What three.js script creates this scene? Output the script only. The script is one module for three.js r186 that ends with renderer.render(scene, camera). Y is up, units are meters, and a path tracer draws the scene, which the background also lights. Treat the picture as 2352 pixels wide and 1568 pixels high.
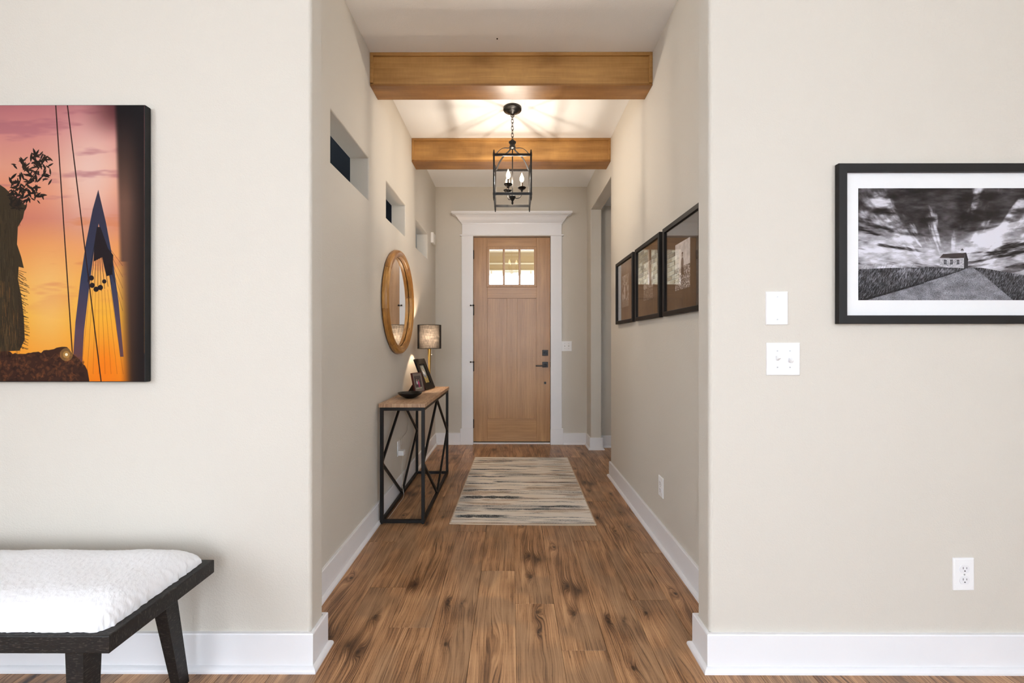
import * as THREE from 'three';
import { RoundedBoxGeometry } from 'three/addons/geometries/RoundedBoxGeometry.js';
import { mergeGeometries, mergeVertices } from 'three/addons/utils/BufferGeometryUtils.js';
import { RectAreaLightUniformsLib } from 'three/addons/lights/RectAreaLightUniformsLib.js';

// ------------------------------------------------------------------ camera, sky, exposure
const F = 970, W = 2352, H = 1568;                       // focal length and frame in pixels
const scene = new THREE.Scene();
const camera = new THREE.PerspectiveCamera(2 * Math.atan(H / 2 / F) * 180 / Math.PI, W / H, 0.05, 200);
camera.position.set(0, 1.2, 0);
camera.rotation.set(0, 0.0026, 0);
camera.setViewOffset(W, H, 4.5, -2, W, H);
const renderer = new THREE.WebGLRenderer({ antialias: true });
renderer.toneMapping = THREE.LinearToneMapping;
renderer.toneMappingExposure = 1.2;
renderer.shadowMap.enabled = true;
RectAreaLightUniformsLib.init();

const SKY = 7.2;                                         // bright overcast sky
{
  const w = 64, h = 32, d = new Float32Array(w * h * 4);
  for (let y = 0; y < h; y++) for (let x = 0; x < w; x++) {
    const t = Math.max(0, (y + 0.5) / h * 2 - 1), i = (y * w + x) * 4;   // 0 horizon, 1 zenith
    d[i] = SKY * (0.915 - 0.05 * t); d[i + 1] = SKY * (1.0 - 0.03 * t); d[i + 2] = SKY * (1.12 + 0.0 * t); d[i + 3] = 1;
  }
  const sky = new THREE.DataTexture(d, w, h, THREE.RGBAFormat, THREE.FloatType);
  sky.mapping = THREE.EquirectangularReflectionMapping; sky.magFilter = THREE.LinearFilter; sky.needsUpdate = true;
  scene.background = sky; scene.environment = sky;
}
const PENDANT = 0.45, PENDANT_COLOR = [1.0, 0.87, 0.72];  // candela per candle bulb
const LAMP = 0.85, LAMP_COLOR = [1.0, 0.76, 0.54];

// ------------------------------------------------------------------ noise and textures
let seed = 7;
const rnd = () => { seed = (seed * 1664525 + 1013904223) >>> 0; return seed / 4294967296; };
const rr = (a, b) => a + (b - a) * rnd();
const hash = (x, y, s) => { let h = Math.imul(x, 374761393) ^ Math.imul(y, 668265263) ^ Math.imul(s, 1274126177); h = Math.imul(h ^ (h >>> 13), 1274126177); return ((h ^ (h >>> 16)) >>> 0) / 4294967296; };
function vn(x, y, s = 0, px = 0, py = 0) {               // value noise, with an optional period
  let x0 = Math.floor(x), y0 = Math.floor(y); const fx = x - x0, fy = y - y0;
  let x1 = x0 + 1, y1 = y0 + 1;
  if (px) { x0 = ((x0 % px) + px) % px; x1 = ((x1 % px) + px) % px; }
  if (py) { y0 = ((y0 % py) + py) % py; y1 = ((y1 % py) + py) % py; }
  const u = fx * fx * (3 - 2 * fx), v = fy * fy * (3 - 2 * fy);
  const a = hash(x0, y0, s), b = hash(x1, y0, s), c = hash(x0, y1, s), d = hash(x1, y1, s);
  return a + (b - a) * u + (c - a) * v + (a - b - c + d) * u * v;
}
const fbm = (x, y, s, n = 4) => { let t = 0, a = 0.5, w = 0; for (let i = 0; i < n; i++) { t += a * vn(x, y, s + i * 17); w += a; a *= 0.5; x *= 2.03; y *= 2.03; } return t / w; };
const clamp = (v, a = 0, b = 1) => Math.min(b, Math.max(a, v));
const sstep = (a, b, x) => { const t = clamp((x - a) / (b - a)); return t * t * (3 - 2 * t); };
const mix3 = (a, b, t) => [a[0] + (b[0] - a[0]) * t, a[1] + (b[1] - a[1]) * t, a[2] + (b[2] - a[2]) * t];
function tex(w, h, f, srgb = true, repeat = true) {      // f(u, v) in 0..1, v up -> [r,g,b] 0..255
  const d = new Uint8Array(w * h * 4);
  for (let y = 0; y < h; y++) for (let x = 0; x < w; x++) {
    const c = f((x + 0.5) / w, (y + 0.5) / h, x, y), i = (y * w + x) * 4;
    d[i] = clamp(c[0], 0, 255); d[i + 1] = clamp(c[1], 0, 255); d[i + 2] = clamp(c[2], 0, 255); d[i + 3] = 255;
  }
  return dataTex(d, w, h, srgb, repeat);
}
function dataTex(d, w, h, srgb, repeat) {
  const t = new THREE.DataTexture(d, w, h);
  t.magFilter = THREE.LinearFilter; t.minFilter = THREE.LinearMipmapLinearFilter; t.generateMipmaps = true;
  if (srgb) t.colorSpace = THREE.SRGBColorSpace;
  t.wrapS = t.wrapT = repeat === 'mirror' ? THREE.MirroredRepeatWrapping : repeat ? THREE.RepeatWrapping : THREE.ClampToEdgeWrapping;
  t.needsUpdate = true; return t;
}
const grey = (v) => [v, v, v];

// rolled-on wall texture, one metre a side
const peelTex = tex(1024, 1024, (u, v) => {
  const a = vn(u * 280, v * 280, 1, 280, 280), b = vn(u * 460, v * 460, 2, 460, 460), c = vn(u * 130, v * 130, 3, 130, 130);
  return grey(255 * clamp(0.5 * sstep(0.25, 0.8, a) + 0.3 * b + 0.2 * c));
}, false);

// eight oak-look planks side by side, 0.178 x 1.22 m each
const PW = 0.1778, PL = 1.22;
const plankTex = (() => {
  const w = 2048, h = 2048, d = new Uint8Array(w * h * 4);
  seed = 91;
  for (let k = 0; k < 8; k++) {
    const knots = [];
    const n = 2 + Math.floor(rnd() * 3);
    for (let i = 0; i < n; i++) knots.push([rr(0.03, 0.15), rr(0.05, 1.17), rr(0.008, 0.018), rr(0.02, 0.06), rr(0.5, 1.1)]);
    const cath = [rr(0.05, 0.13), rr(0.2, 1.0), rr(0.02, 0.035), rr(0.18, 0.32)];
    const tone = rr(-0.12, 0.12), lean = rr(-0.03, 0.03);
    for (let yy = 0; yy < h; yy++) for (let xx = 0; xx < 256; xx++) {
      const x = (xx + 0.5) / 256 * PW, y = (yy + 0.5) / h * PL;
      const yp = yy / h;                                  // keep the ends matching
      let r = x + lean * Math.sin(yp * 6.283) * 0.3 + 0.022 * (fbm(x * 14, yp * 5, 40 + k, 3) - 0.5);
      let dark = 0, core = 0;
      for (const [kx, ky, s, a, str] of knots) {
        const dx = x - kx, dy = y - ky, q = (dx * dx) / (s * s) + (dy * dy) / (s * s * 7);
        if (q < 30) {
          r += a * 0.55 * Math.exp(-q * 0.5);
          dark += str * 0.75 * Math.exp(-q * 0.42) * (0.45 + 1.1 * fbm(x * 60, y * 26, 70 + k, 3));
          const q2 = (dx * dx) / (s * s * 0.3) + (dy * dy) / (s * s * 0.8);
          core += str * Math.exp(-q2 * q2 * 1.4);
        }
      }
      { const dx = x - cath[0], dy = y - cath[1], q = (dx * dx) / (cath[2] * cath[2]) + (dy * dy) / (cath[3] * cath[3]); if (q < 16) r += 0.032 * Math.exp(-q * 0.5); }
      const broad = fbm(r * 40, yp * 3, 20 + k, 3), fine = fbm(r * 330, yp * 5, 10 + k, 3), patch = fbm(x * 9, yp * 6, 50 + k, 3), where = fbm(x * 12 + 7, yp * 4, 55 + k, 3);
      const tri = Math.abs(((r / 0.0062) % 1 + 1) % 1 - 0.5) * 2, contour = sstep(0.72, 0.98, tri) * sstep(0.5, 0.66, where);   // growth-ring lines
      const hair = sstep(0.66, 0.84, vn(r * 520, yp * 9, 30 + k)) * (0.4 + 0.6 * vn(x * 40, yp * 24, 31 + k)), pore = sstep(0.7, 0.9, vn(x * 1000, yp * 70, 33 + k));
      let t = 0.6 + tone + 0.46 * (broad - 0.5) + 0.75 * (fine - 0.5) + 0.65 * (patch - 0.5) - 0.3 * hair - 0.14 * pore - 0.3 * contour;
      const dk = clamp(dark);
      t -= (0.5 + 1.0 * (fine - 0.5)) * dk + 0.34 * (0.4 + 1.2 * fine) * sstep(0.56, 0.74, broad) * sstep(0.4, 0.62, patch);
      let c = t > 0.5 ? mix3([172, 127, 88], [214, 168, 124], clamp((t - 0.5) * 2.4)) : mix3([172, 127, 88], [78, 51, 33], clamp((0.5 - t) * 2.0));
      c = mix3(c, [60, 38, 24], 0.55 * dk * sstep(0.45, 0.62, vn(r * 300, y * 60, 75 + k)));
      c = mix3(c, [36, 23, 15], clamp(core) * 0.9 * sstep(0.2, 0.55, fbm(x * 150, y * 90, 77 + k, 2) + 0.15));
      c = mix3(c, [146, 118, 92], 0.4 * sstep(0.45, 0.7, fbm(x * 7 + 3, yp * 7, 61 + k, 2)));
      const i = (yy * w + k * 256 + xx) * 4;
      d[i] = c[0]; d[i + 1] = c[1]; d[i + 2] = c[2]; d[i + 3] = 255;
    }
  }
  return dataTex(d, w, h, true, true);
})();

// stained box-beam veneer, grain along u (2 m x 0.5 m)
const beamTex = tex(1024, 256, (u, v) => {
  const x = u * 2, y = v * 0.5;
  const g = fbm(x * 7, y * 260, 5, 3), b = fbm(x * 2.2, y * 26, 6, 4), blotch = fbm(x * 5, y * 9, 8, 4), chat = vn(x * 120, y * 30, 9);
  const t = 0.5 + 0.35 * (g - 0.5) + 0.7 * (b - 0.5) + 0.7 * (blotch - 0.5) - 0.08 * chat;
  return mix3([148, 104, 54], [212, 164, 98], clamp(t));
}, true, 'mirror');
// straight fine vertical grain of the fibreglass door (0.5 m x 1 m)
const doorTex = tex(512, 512, (u, v) => {
  const x = u * 0.5, y = v;
  const g = fbm(x * 420, y * 5, 15, 3), b = fbm(x * 60, y * 2.5, 16, 3), c = fbm(x * 8, y * 3, 17, 2), dash = sstep(0.72, 0.9, vn(x * 700, y * 30, 18));
  return mix3([152, 107, 60], [206, 158, 103], clamp(0.5 + 0.6 * (g - 0.5) + 0.4 * (b - 0.5) + 0.3 * (c - 0.5) - 0.12 * dash));
}, true, 'mirror');
// pale streaked mango of the console top
const mangoTex = tex(512, 512, (u, v) => {
  const r = u * 0.5 + 0.03 * fbm(u * 4, v * 5, 27, 3);
  const g = fbm(r * 150, v * 7, 25, 4), b = fbm(r * 30, v * 4, 26, 3), f = fbm(u * 200, v * 22, 28, 2);
  const c = mix3([142, 106, 78], [218, 186, 152], clamp(0.55 + 0.9 * (g - 0.5) + 0.6 * (b - 0.5) + 0.3 * (f - 0.5)));
  return mix3(c, [90, 52, 30], 0.7 * sstep(0.66, 0.8, g));
}, true, 'mirror');
// honey-brown turned wood of the mirror frame: u round the ring, v across
const honeyTex = tex(1024, 128, (u, v) => {
  const g = fbm(u * 50, v * 60, 35, 4), b = fbm(u * 16, v * 9, 36, 3), f = fbm(u * 90, v * 120, 37, 2);
  const c = mix3([134, 86, 32], [216, 164, 88], clamp(0.55 + 0.9 * (g - 0.5) + 0.8 * (b - 0.5) + 0.3 * (f - 0.5)));
  return mix3(c, [96, 54, 20], 0.5 * sstep(0.66, 0.82, b));
});
// black stained open-pore wood (height)
const poreTex = tex(512, 512, (u, v) => grey(255 * clamp(1 - 0.75 * sstep(0.62, 0.8, vn(u * 60 + 1.5 * vn(u * 14, v * 30, 47), v * 260, 45)) - 0.25 * vn(u * 30, v * 200, 46))), false);
const poreColTex = tex(512, 512, (u, v) => {
  const p = sstep(0.66, 0.86, vn(u * 60 + 1.5 * vn(u * 14, v * 30, 47), v * 260, 45)), b = fbm(u * 8, v * 40, 48, 3);
  return mix3(mix3([10, 9, 8], [22, 20, 19], b), [100, 92, 86], 0.6 * p);
}, true, 'mirror');
// curly white pile (height)
const boucleTex = tex(512, 512, (u, v) => {
  const a = vn(u * 90, v * 90, 55, 90, 90), b = vn(u * 45, v * 45, 56, 45, 45), c = vn(u * 200, v * 200, 57, 200, 200);
  return grey(255 * clamp(0.45 * a + 0.35 * b + 0.2 * c));
}, false);
// charcoal linen
const linenTex = tex(512, 512, (u, v) => {
  const warp = vn(u * 150, v * 12, 65, 150, 12), weft = vn(u * 14, v * 120, 66, 14, 120), f = vn(u * 300, v * 300, 67, 300, 300);
  return mix3([36, 34, 33], [122, 115, 108], clamp(0.15 + 0.5 * weft + 0.35 * warp + 0.2 * f - 0.15));
});

// striped rug, u across, v from the near edge to the far edge
const rugTex = (() => {
  const w = 1024, h = 1664, streaks = [];
  // measured in the photograph: across 0..1, along 0 (near) .. 1 (far), half thickness, darkness
  const S = [[0.02, 0.42, 0.075, 0.017, 1], [0.42, 0.98, 0.072, 0.004, 0.5], [0.22, 0.78, 0.155, 0.009, 0.75], [0.02, 0.32, 0.19, 0.005, 0.8], [0.62, 0.99, 0.185, 0.011, 0.8], [0.55, 0.98, 0.162, 0.005, 0.6],
    [0.02, 0.52, 0.295, 0.017, 1], [0.4, 0.62, 0.29, 0.004, 0.6], [0.85, 0.99, 0.32, 0.004, 0.8], [0.01, 0.5, 0.395, 0.007, 0.9], [0.0, 0.14, 0.385, 0.01, 0.9], [0.55, 0.99, 0.39, 0.003, 0.7], [0.3, 0.5, 0.375, 0.003, 0.6],
    [0.01, 0.3, 0.49, 0.008, 0.9], [0.25, 0.42, 0.52, 0.009, 1], [0.4, 0.98, 0.515, 0.005, 0.85], [0.6, 0.99, 0.47, 0.003, 0.6], [0.01, 0.4, 0.605, 0.009, 0.95], [0.36, 0.68, 0.635, 0.004, 0.7], [0.72, 0.99, 0.64, 0.004, 0.8], [0.78, 0.98, 0.665, 0.004, 0.7],
    [0.01, 0.45, 0.735, 0.009, 1], [0.42, 0.58, 0.735, 0.004, 0.8], [0.78, 0.99, 0.72, 0.006, 0.95], [0.38, 0.64, 0.8, 0.005, 0.8], [0.02, 0.35, 0.875, 0.004, 0.7], [0.01, 0.5, 0.915, 0.008, 0.95], [0.02, 0.64, 0.945, 0.004, 0.8], [0.62, 0.95, 0.983, 0.005, 0.9], [0.7, 0.98, 0.94, 0.003, 0.5]];
  for (const s of S) streaks.push([...s, Math.floor(rnd() * 999)]);
  return tex(w, h, (u, v) => {
    const n1 = fbm(u * 3.2, v * 46, 81, 3), n2 = fbm(u * 5, v * 70, 82, 3), n3 = fbm(u * 2.4, v * 26, 83, 3), f = vn(u * 300, v * 480, 84), f2 = vn(u * 160, v * 500, 85);
    let c = mix3([252, 246, 236], [236, 226, 213], n2);
    c = mix3(c, [170, 142, 116], sstep(0.56, 0.7, n1) * (0.25 + 0.6 * f));
    c = mix3(c, [130, 132, 131], sstep(0.55, 0.7, n3) * (0.2 + 0.7 * f2 * f));
    c = mix3(c, [96, 98, 98], 0.8 * sstep(0.66, 0.76, fbm(u * 3.5 + 20, v * 120, 90, 3)) * f2);
    c = mix3(c, [240, 230, 214], sstep(0.6, 0.75, fbm(u * 2, v * 60, 86, 2)) * 0.6);
    for (const [a, b, y, t, k, sd] of streaks) {
      const dy = Math.abs(v - y - 0.006 * (vn(u * 9, sd, 87) - 0.5));
      if (dy > t * 2) continue;
      const e = sstep(a - 0.02, a + 0.05, u) * (1 - sstep(b - 0.12, b + 0.02, u)), rag = t * (0.55 + 0.9 * vn(u * 26, v * 60 + sd, 88));
      const m = e * k * (1 - sstep(rag * 0.5, rag * 1.15, dy)) * (0.35 + 0.75 * sstep(0.2, 0.6, 0.5 * f + 0.5 * f2));
      c = mix3(c, mix3([48, 50, 52], [78, 92, 100], vn(u * 7, v * 90 + sd, 89)), clamp(m));
    }
    if (u < 0.008 || u > 0.992 || v < 0.006 || v > 0.994) c = [214, 196, 172];
    return c;
  }, true, false);
})();

// sunset print: A-shaped pylon, stay cables, a dark tree with a leafy bough in front of the sun
const sunsetTex = (() => {
  const w = 912, h = 1206, X = (x) => w - (332 - x) * 1.891, Y = (y) => (y - 239) * 1.891;      // print pixels from where it hangs
  const cv = document.createElement('canvas'); cv.width = w; cv.height = h;
  const g = cv.getContext('2d'), im = g.createImageData(w, h);
  const rows = [[239, [190, 118, 124]], [300, [218, 146, 142]], [380, [234, 166, 142]], [440, [236, 156, 122]], [500, [216, 134, 112]], [560, [242, 160, 96]], [640, [252, 184, 88]], [720, [255, 190, 60]], [800, [252, 168, 48]], [877, [250, 140, 24]]];
  for (let y = 0; y < h; y++) for (let x = 0; x < w; x++) {
    const px = 332 - (w - x) / 1.891, py = 239 + y / 1.891;
    let k = 0; while (k < rows.length - 2 && rows[k + 1][0] < py) k++;
    let c = mix3(rows[k][1], rows[k + 1][1], clamp((py - rows[k][0]) / (rows[k + 1][0] - rows[k][0])));
    c = mix3(c, [250, 222, 212], 0.75 * Math.exp(-(((px - 205) / 75) ** 2) - (((py - 400) / 130) ** 2)));
    c = mix3(c, [255, 214, 150], 0.55 * Math.exp(-(((px - 110) / 60) ** 2) - (((py - 690) / 120) ** 2)));
    const cl = fbm(px * 0.008, py * 0.035, 91, 4);
    c = mix3(c, py < 480 ? [176, 110, 122] : [224, 140, 92], 0.6 * sstep(0.52, 0.7, cl) * (1 - sstep(600, 760, py)));
    c = mix3(c, [66, 28, 32], 0.85 * sstep(170, 290, px) * (1 - sstep(250, 330, py)));
    const edge = 262 + (py - 239) * 0.03, soft = py > 600 ? 26 : 10;
    const band = sstep(edge - soft * 0.3, edge + soft, px), bt = clamp((py - 239) / 638);
    const bc = bt < 0.35 ? mix3([20, 17, 20], [120, 88, 74], bt / 0.35) : mix3([120, 88, 74], [64, 44, 34], (bt - 0.35) / 0.65);
    c = mix3(c, mix3(bc, [24, 22, 24], 0.75 * sstep(285, 330, px)), band);
    c = mix3(c, [255, 132, 20], 0.8 * Math.exp(-(((px - 240) / 34) ** 2) - (((py - 850) / 60) ** 2)));
    const i = (y * w + x) * 4; im.data[i] = c[0]; im.data[i + 1] = c[1]; im.data[i + 2] = c[2]; im.data[i + 3] = 255;
  }
  g.putImageData(im, 0, 0);
  const poly = (pts, fill) => { g.beginPath(); pts.forEach(([x, y], i) => (i ? g.lineTo(X(x), Y(y)) : g.moveTo(X(x), Y(y)))); g.closePath(); g.fillStyle = fill; g.fill(); };
  const line = (a, b, lw, st) => { g.beginPath(); g.moveTo(X(a[0]), Y(a[1])); g.lineTo(X(b[0]), Y(b[1])); g.lineWidth = lw * 1.891; g.strokeStyle = st; g.stroke(); };
  const leg = g.createLinearGradient(0, Y(435), 0, Y(870)); leg.addColorStop(0, 'rgb(58,54,72)'); leg.addColorStop(0.45, 'rgb(54,62,88)'); leg.addColorStop(0.75, 'rgb(92,72,92)'); leg.addColorStop(1, 'rgb(110,66,52)');
  poly([[225, 434], [212, 480], [196, 560], [184, 640], [172, 740], [164, 860], [186, 860], [192, 760], [204, 660], [216, 570], [226, 512], [238, 560], [252, 640], [266, 740], [276, 820], [284, 820], [272, 690], [258, 590], [243, 510]], leg);
  for (let i = 0; i < 9; i++) line([222 + i, 530], [200 + i * 8, 668 - Math.abs(i - 4) * 5], 1.1, 'rgba(34,26,30,0.85)');
  for (let i = 0; i < 8; i++) line([205 + i * 7, 665], [185 + i * 14, 860], 0.6, 'rgba(110,58,34,0.7)');
  for (let i = 0; i < 5; i++) line([252, 570 + i * 10], [282, 610 + i * 26], 0.6, 'rgba(60,44,50,0.8)');
  poly([[222, 520], [230, 520], [248, 570], [260, 585], [258, 630], [244, 634], [234, 590], [214, 600], [216, 560]], 'rgb(38,30,34)');
  for (const [x, y, r] of [[209, 638, 6], [211, 655, 6], [220, 664, 6], [230, 660, 6], [239, 646, 5], [250, 626, 6], [254, 608, 5]]) { g.beginPath(); g.arc(X(x), Y(y), r * 1.891, 0, 7); g.fillStyle = 'rgb(34,26,30)'; g.fill(); }
  line([126, 236], [166, 830], 2.6, 'rgb(52,30,26)'); line([153, 236], [232, 880], 2.6, 'rgb(52,30,26)');
  // leafless slope
  seed = 33;
  const hill = [[-200, 880], [-200, 800]]; for (let x = -190; x <= 205; x += 6) hill.push([x, 806 + 8 * Math.sin(x * 0.03) + rr(-3, 3) + (x > 150 ? (x - 150) * 0.9 : 0)]); hill.push([205, 880]);
  poly(hill, 'rgb(62,38,28)');
  for (let i = 0; i < 420; i++) { const x = rr(-150, 190), y = rr(814, 876); g.beginPath(); g.ellipse(X(x), Y(y), rr(3, 16), rr(2, 8), rr(0, 3), 0, 7); g.fillStyle = ['rgba(124,74,44,0.35)', 'rgba(40,26,20,0.4)', 'rgba(160,92,50,0.25)'][i % 3]; g.fill(); }
  for (const r of [22, 12, 5]) { g.beginPath(); g.arc(X(151), Y(815), r * 1.3, 0, 7); g.fillStyle = r === 5 ? 'rgb(255,250,220)' : 'rgba(255,200,100,0.35)'; g.fill(); }
  // plain dark tree: trunk with ragged bark, one bough of leaves
  const trunk = [[-96, 470], [-62, 448], [-34, 452], [-10, 418], [8, 430], [30, 452], [56, 470], [50, 500], [38, 520], [36, 560], [46, 590], [52, 615], [40, 612], [38, 640], [46, 680], [52, 730], [54, 780], [42, 806], [-108, 812], [-84, 760], [-72, 690], [-66, 600], [-78, 530]];
  poly(trunk, 'rgb(62,52,36)');
  for (let i = 0; i < 900; i++) { const x = rr(-60, 44), y = rr(465, 800); if (x > 30 && y > 500 && y < 690) continue; line([x, y], [x + rr(-2, 3), y + rr(8, 40)], rr(0.5, 1.6), ['rgba(28,22,16,0.35)', 'rgba(104,88,58,0.25)', y > 640 ? 'rgba(170,110,50,0.3)' : 'rgba(84,74,56,0.25)'][i % 3]); }
  for (let i = 0; i < 60; i++) { const y = 620 + i * 3; line([38, y], [rr(50, 66), y + rr(4, 14)], 0.9, 'rgb(50,38,28)'); }
  for (let i = 0; i < 190; i++) {                                                                    // leaves of the bough
    const t = rnd(), w2 = 10 + 30 * Math.sin(t * 2.9), cx = 30 + 66 * t + rr(-1, 1) * w2, cy = 470 - 106 * t + rr(-1, 1) * w2, a = rr(0, 6.28), l = rr(9, 20);
    g.save(); g.translate(X(cx), Y(cy)); g.rotate(a); g.beginPath(); g.moveTo(-l, 0); g.quadraticCurveTo(0, -l * 0.55, l * 1.2, 0); g.quadraticCurveTo(0, l * 0.55, -l, 0); g.fillStyle = ['rgb(40,31,25)', 'rgb(50,38,28)', 'rgb(33,27,23)'][i % 3]; g.fill(); g.restore();
  }
  line([20, 470], [108, 356], 2, 'rgb(36,28,22)');
  const t = new THREE.CanvasTexture(cv); t.colorSpace = THREE.SRGBColorSpace; return t;
})();

// black-and-white print: streaming clouds, stone schoolhouse on a rise, gravel path, dry grass
const fieldTex = (() => {
  const w = 1262, h = 680, cv = document.createElement('canvas'); cv.width = w; cv.height = h;
  const S = 1.6 * 1.65 * 1.0, g = cv.getContext('2d'), im = g.createImageData(w, h), sc = h / 257;        // 257 photo pixels tall
  const hor = (x) => (x < 245 ? 186 - 4 * Math.sin(x / 80) - (x > 150 ? 2 : 0) : 182 + Math.max(0, x - 280) * 0.18);
  for (let y = 0; y < h; y++) for (let x = 0; x < w; x++) {
    const px = x / sc, py = y / sc, dx = px - 215, dy = 200 - py, ang = Math.atan2(dx, dy + 26), rad = Math.hypot(dx, dy + 26);
    let c;
    if (py < hor(px)) {
      const wx = px + 30 * (fbm(px * 0.012, py * 0.02, 111, 2) - 0.5), rays = fbm(ang * 7 + 9, rad * 0.012, 101, 5), curl = fbm(wx * 0.02, py * 0.055, 102, 5), fine = fbm(px * 0.06, py * 0.16, 103, 4);
      const streak = fbm(wx * 0.011 + 5, (py + 0.18 * Math.abs(dx)) * 0.075, 104, 5);
      const low = sstep(62, 150, py + 16 * Math.sin(px * 0.02 + 1));
      let v = 0.07 + 0.75 * sstep(0.5, 0.7, rays) * sstep(60, 110, rad) * (1 - 0.6 * low) * sstep(0.3, 0.6, curl) + 0.5 * (curl - 0.42) + 0.3 * (fine - 0.5);
      v += low * (0.72 - 1.5 * sstep(0.5, 0.68, streak) * (1 - 0.5 * sstep(150, 190, py)) * 0.62 + 0.25 * (fine - 0.5));
      v += 0.45 * Math.exp(-(((py - 128 + 0.42 * Math.max(0, px - 250)) / 20) ** 2)) * sstep(200, 300, px);
      v = clamp(v); c = mix3([26, 20, 20], [240, 241, 248], v);
    } else {
      const t = py - hor(px), path = (px - (248 - t * 2.2 - 0.014 * t * t)) / (10 + t * 1.15), pr = (px - (262 + t * 1.5)) / 4;
      const onPath = path > 0 && pr < 0 ? 1 : 0;
      const gr = fbm(px * 1.1 + py * 0.5, py * 0.22, 105, 4), n = vn(px * 1.4, py * 2, 106);
      const dark = sstep(26, 8, t) * 0.0 + sstep(0.1, 0.9, t / 60);
      let v = onPath ? 0.44 + 0.9 * (n - 0.5) * vn(px * 3, py * 3.4, 112) * 1.3 + 0.35 * fbm(px * 0.05, py * 0.1, 108, 2) : 0.2 + 1.5 * (gr - 0.45) + 0.25 * sstep(0.5, 0.75, fbm(px * 0.03, py * 0.09, 109, 3)) * (1 - dark) - 0.1 * dark;
      if (!onPath && path > -0.25 && path <= 0) v *= 0.45;
      c = mix3([22, 21, 24], [206, 208, 216], clamp(v));
    }
    const i = (y * w + x) * 4; im.data[i] = c[0]; im.data[i + 1] = c[1]; im.data[i + 2] = c[2]; im.data[i + 3] = 255;
  }
  g.putImageData(im, 0, 0);
  const P = (pts, f) => { g.beginPath(); pts.forEach(([x, y], i) => (i ? g.lineTo(x * sc, y * sc) : g.moveTo(x * sc, y * sc))); g.closePath(); g.fillStyle = f; g.fill(); };
  P([[187, 161], [242, 161], [242, 184], [187, 179]], 'rgb(196,196,200)');
  seed = 5;
  for (let i = 0; i < 150; i++) P([[187.5 + rnd() * 53, 162 + rnd() * 18]].flatMap(([x, y]) => [[x, y], [x + 2.4, y], [x + 2.2, y + 1.5], [x + 0.1, y + 1.6]]), ['rgba(110,110,116,0.6)', 'rgba(235,235,240,0.7)', 'rgba(150,150,156,0.6)'][i % 3]);
  P([[242, 161], [246, 148], [251, 166], [251, 184], [242, 184]], 'rgb(58,56,60)');
  P([[186, 160], [194, 151], [246, 148], [242, 160]], 'rgb(66,58,58)');
  P([[245, 148], [247, 148], [252, 166], [249.5, 166]], 'rgb(30,28,30)');
  for (const x of [196, 210.5, 225.5]) { P([[x, 164], [x + 5.5, 164], [x + 5.5, 175], [x, 175]], 'rgb(44,44,50)'); P([[x + 2.4, 164], [x + 3.1, 164], [x + 3.1, 175], [x + 2.4, 175]], 'rgb(200,200,206)'); P([[x, 169], [x + 5.5, 169], [x + 5.5, 169.7], [x, 169.7]], 'rgb(200,200,206)'); }
  P([[234.5, 149], [241, 149], [241, 143], [234.5, 143]], 'rgb(214,214,218)'); P([[233.5, 143], [242, 143], [238, 138]], 'rgb(80,76,78)');
  g.strokeStyle = 'rgba(60,56,58,0.8)'; g.lineWidth = 1.2;
  for (let i = 0; i < 40; i++) { const x = rr(4, 120), y = 186 + rr(0, 20); g.beginPath(); g.moveTo(x * sc, y * sc); g.quadraticCurveTo((x + 3) * sc, (y - 6) * sc, (x + rr(5, 11)) * sc, (y - rr(7, 18)) * sc); g.stroke(); }
  const t = new THREE.CanvasTexture(cv); t.colorSpace = THREE.SRGBColorSpace; return t;
})();
// small snapshots of people, too small to recognise anyone
function snapshot(w, h, bg, figs, ground) {
  const cv = document.createElement('canvas'); cv.width = w; cv.height = h; const g = cv.getContext('2d'), im = g.createImageData(w, h);
  for (let y = 0; y < h; y++) for (let x = 0; x < w; x++) {
    const n = fbm(x * 0.05, y * 0.05, 120 + w, 4), m = vn(x * 0.22, y * 0.2, 121), low = y / h > ground[0];
    let c = low ? mix3(ground[1], ground[2], clamp((m - 0.3) * 1.6)) : mix3(bg[0], bg[1], clamp(n * 1.6 - 0.3));
    const i = (y * w + x) * 4; im.data[i] = c[0]; im.data[i + 1] = c[1]; im.data[i + 2] = c[2]; im.data[i + 3] = 255;
  }
  g.putImageData(im, 0, 0);
  for (const [x, y, s, top, bottom, skin] of figs) {
    g.fillStyle = bottom; g.beginPath(); g.moveTo(x - s * 0.9, y + s * 7); g.lineTo(x - s * 0.75, y + s * 3.6); g.lineTo(x + s * 0.75, y + s * 3.6); g.lineTo(x + s * 1.1, y + s * 7); g.fill();
    g.fillStyle = top; g.beginPath(); g.ellipse(x, y + s * 2.7, s * 1.05, s * 1.8, 0, 0, 7); g.fill();
    g.fillStyle = skin; g.beginPath(); g.ellipse(x, y, s * 0.62, s * 0.82, 0, 0, 7); g.fill();
    g.fillStyle = 'rgba(40,28,24,0.9)'; g.beginPath(); g.ellipse(x, y - s * 0.4, s * 0.68, s * 0.55, 0, 3.1, 6.4); g.fill();
  }
  const t = new THREE.CanvasTexture(cv); t.colorSpace = THREE.SRGBColorSpace; return t;
}
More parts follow.
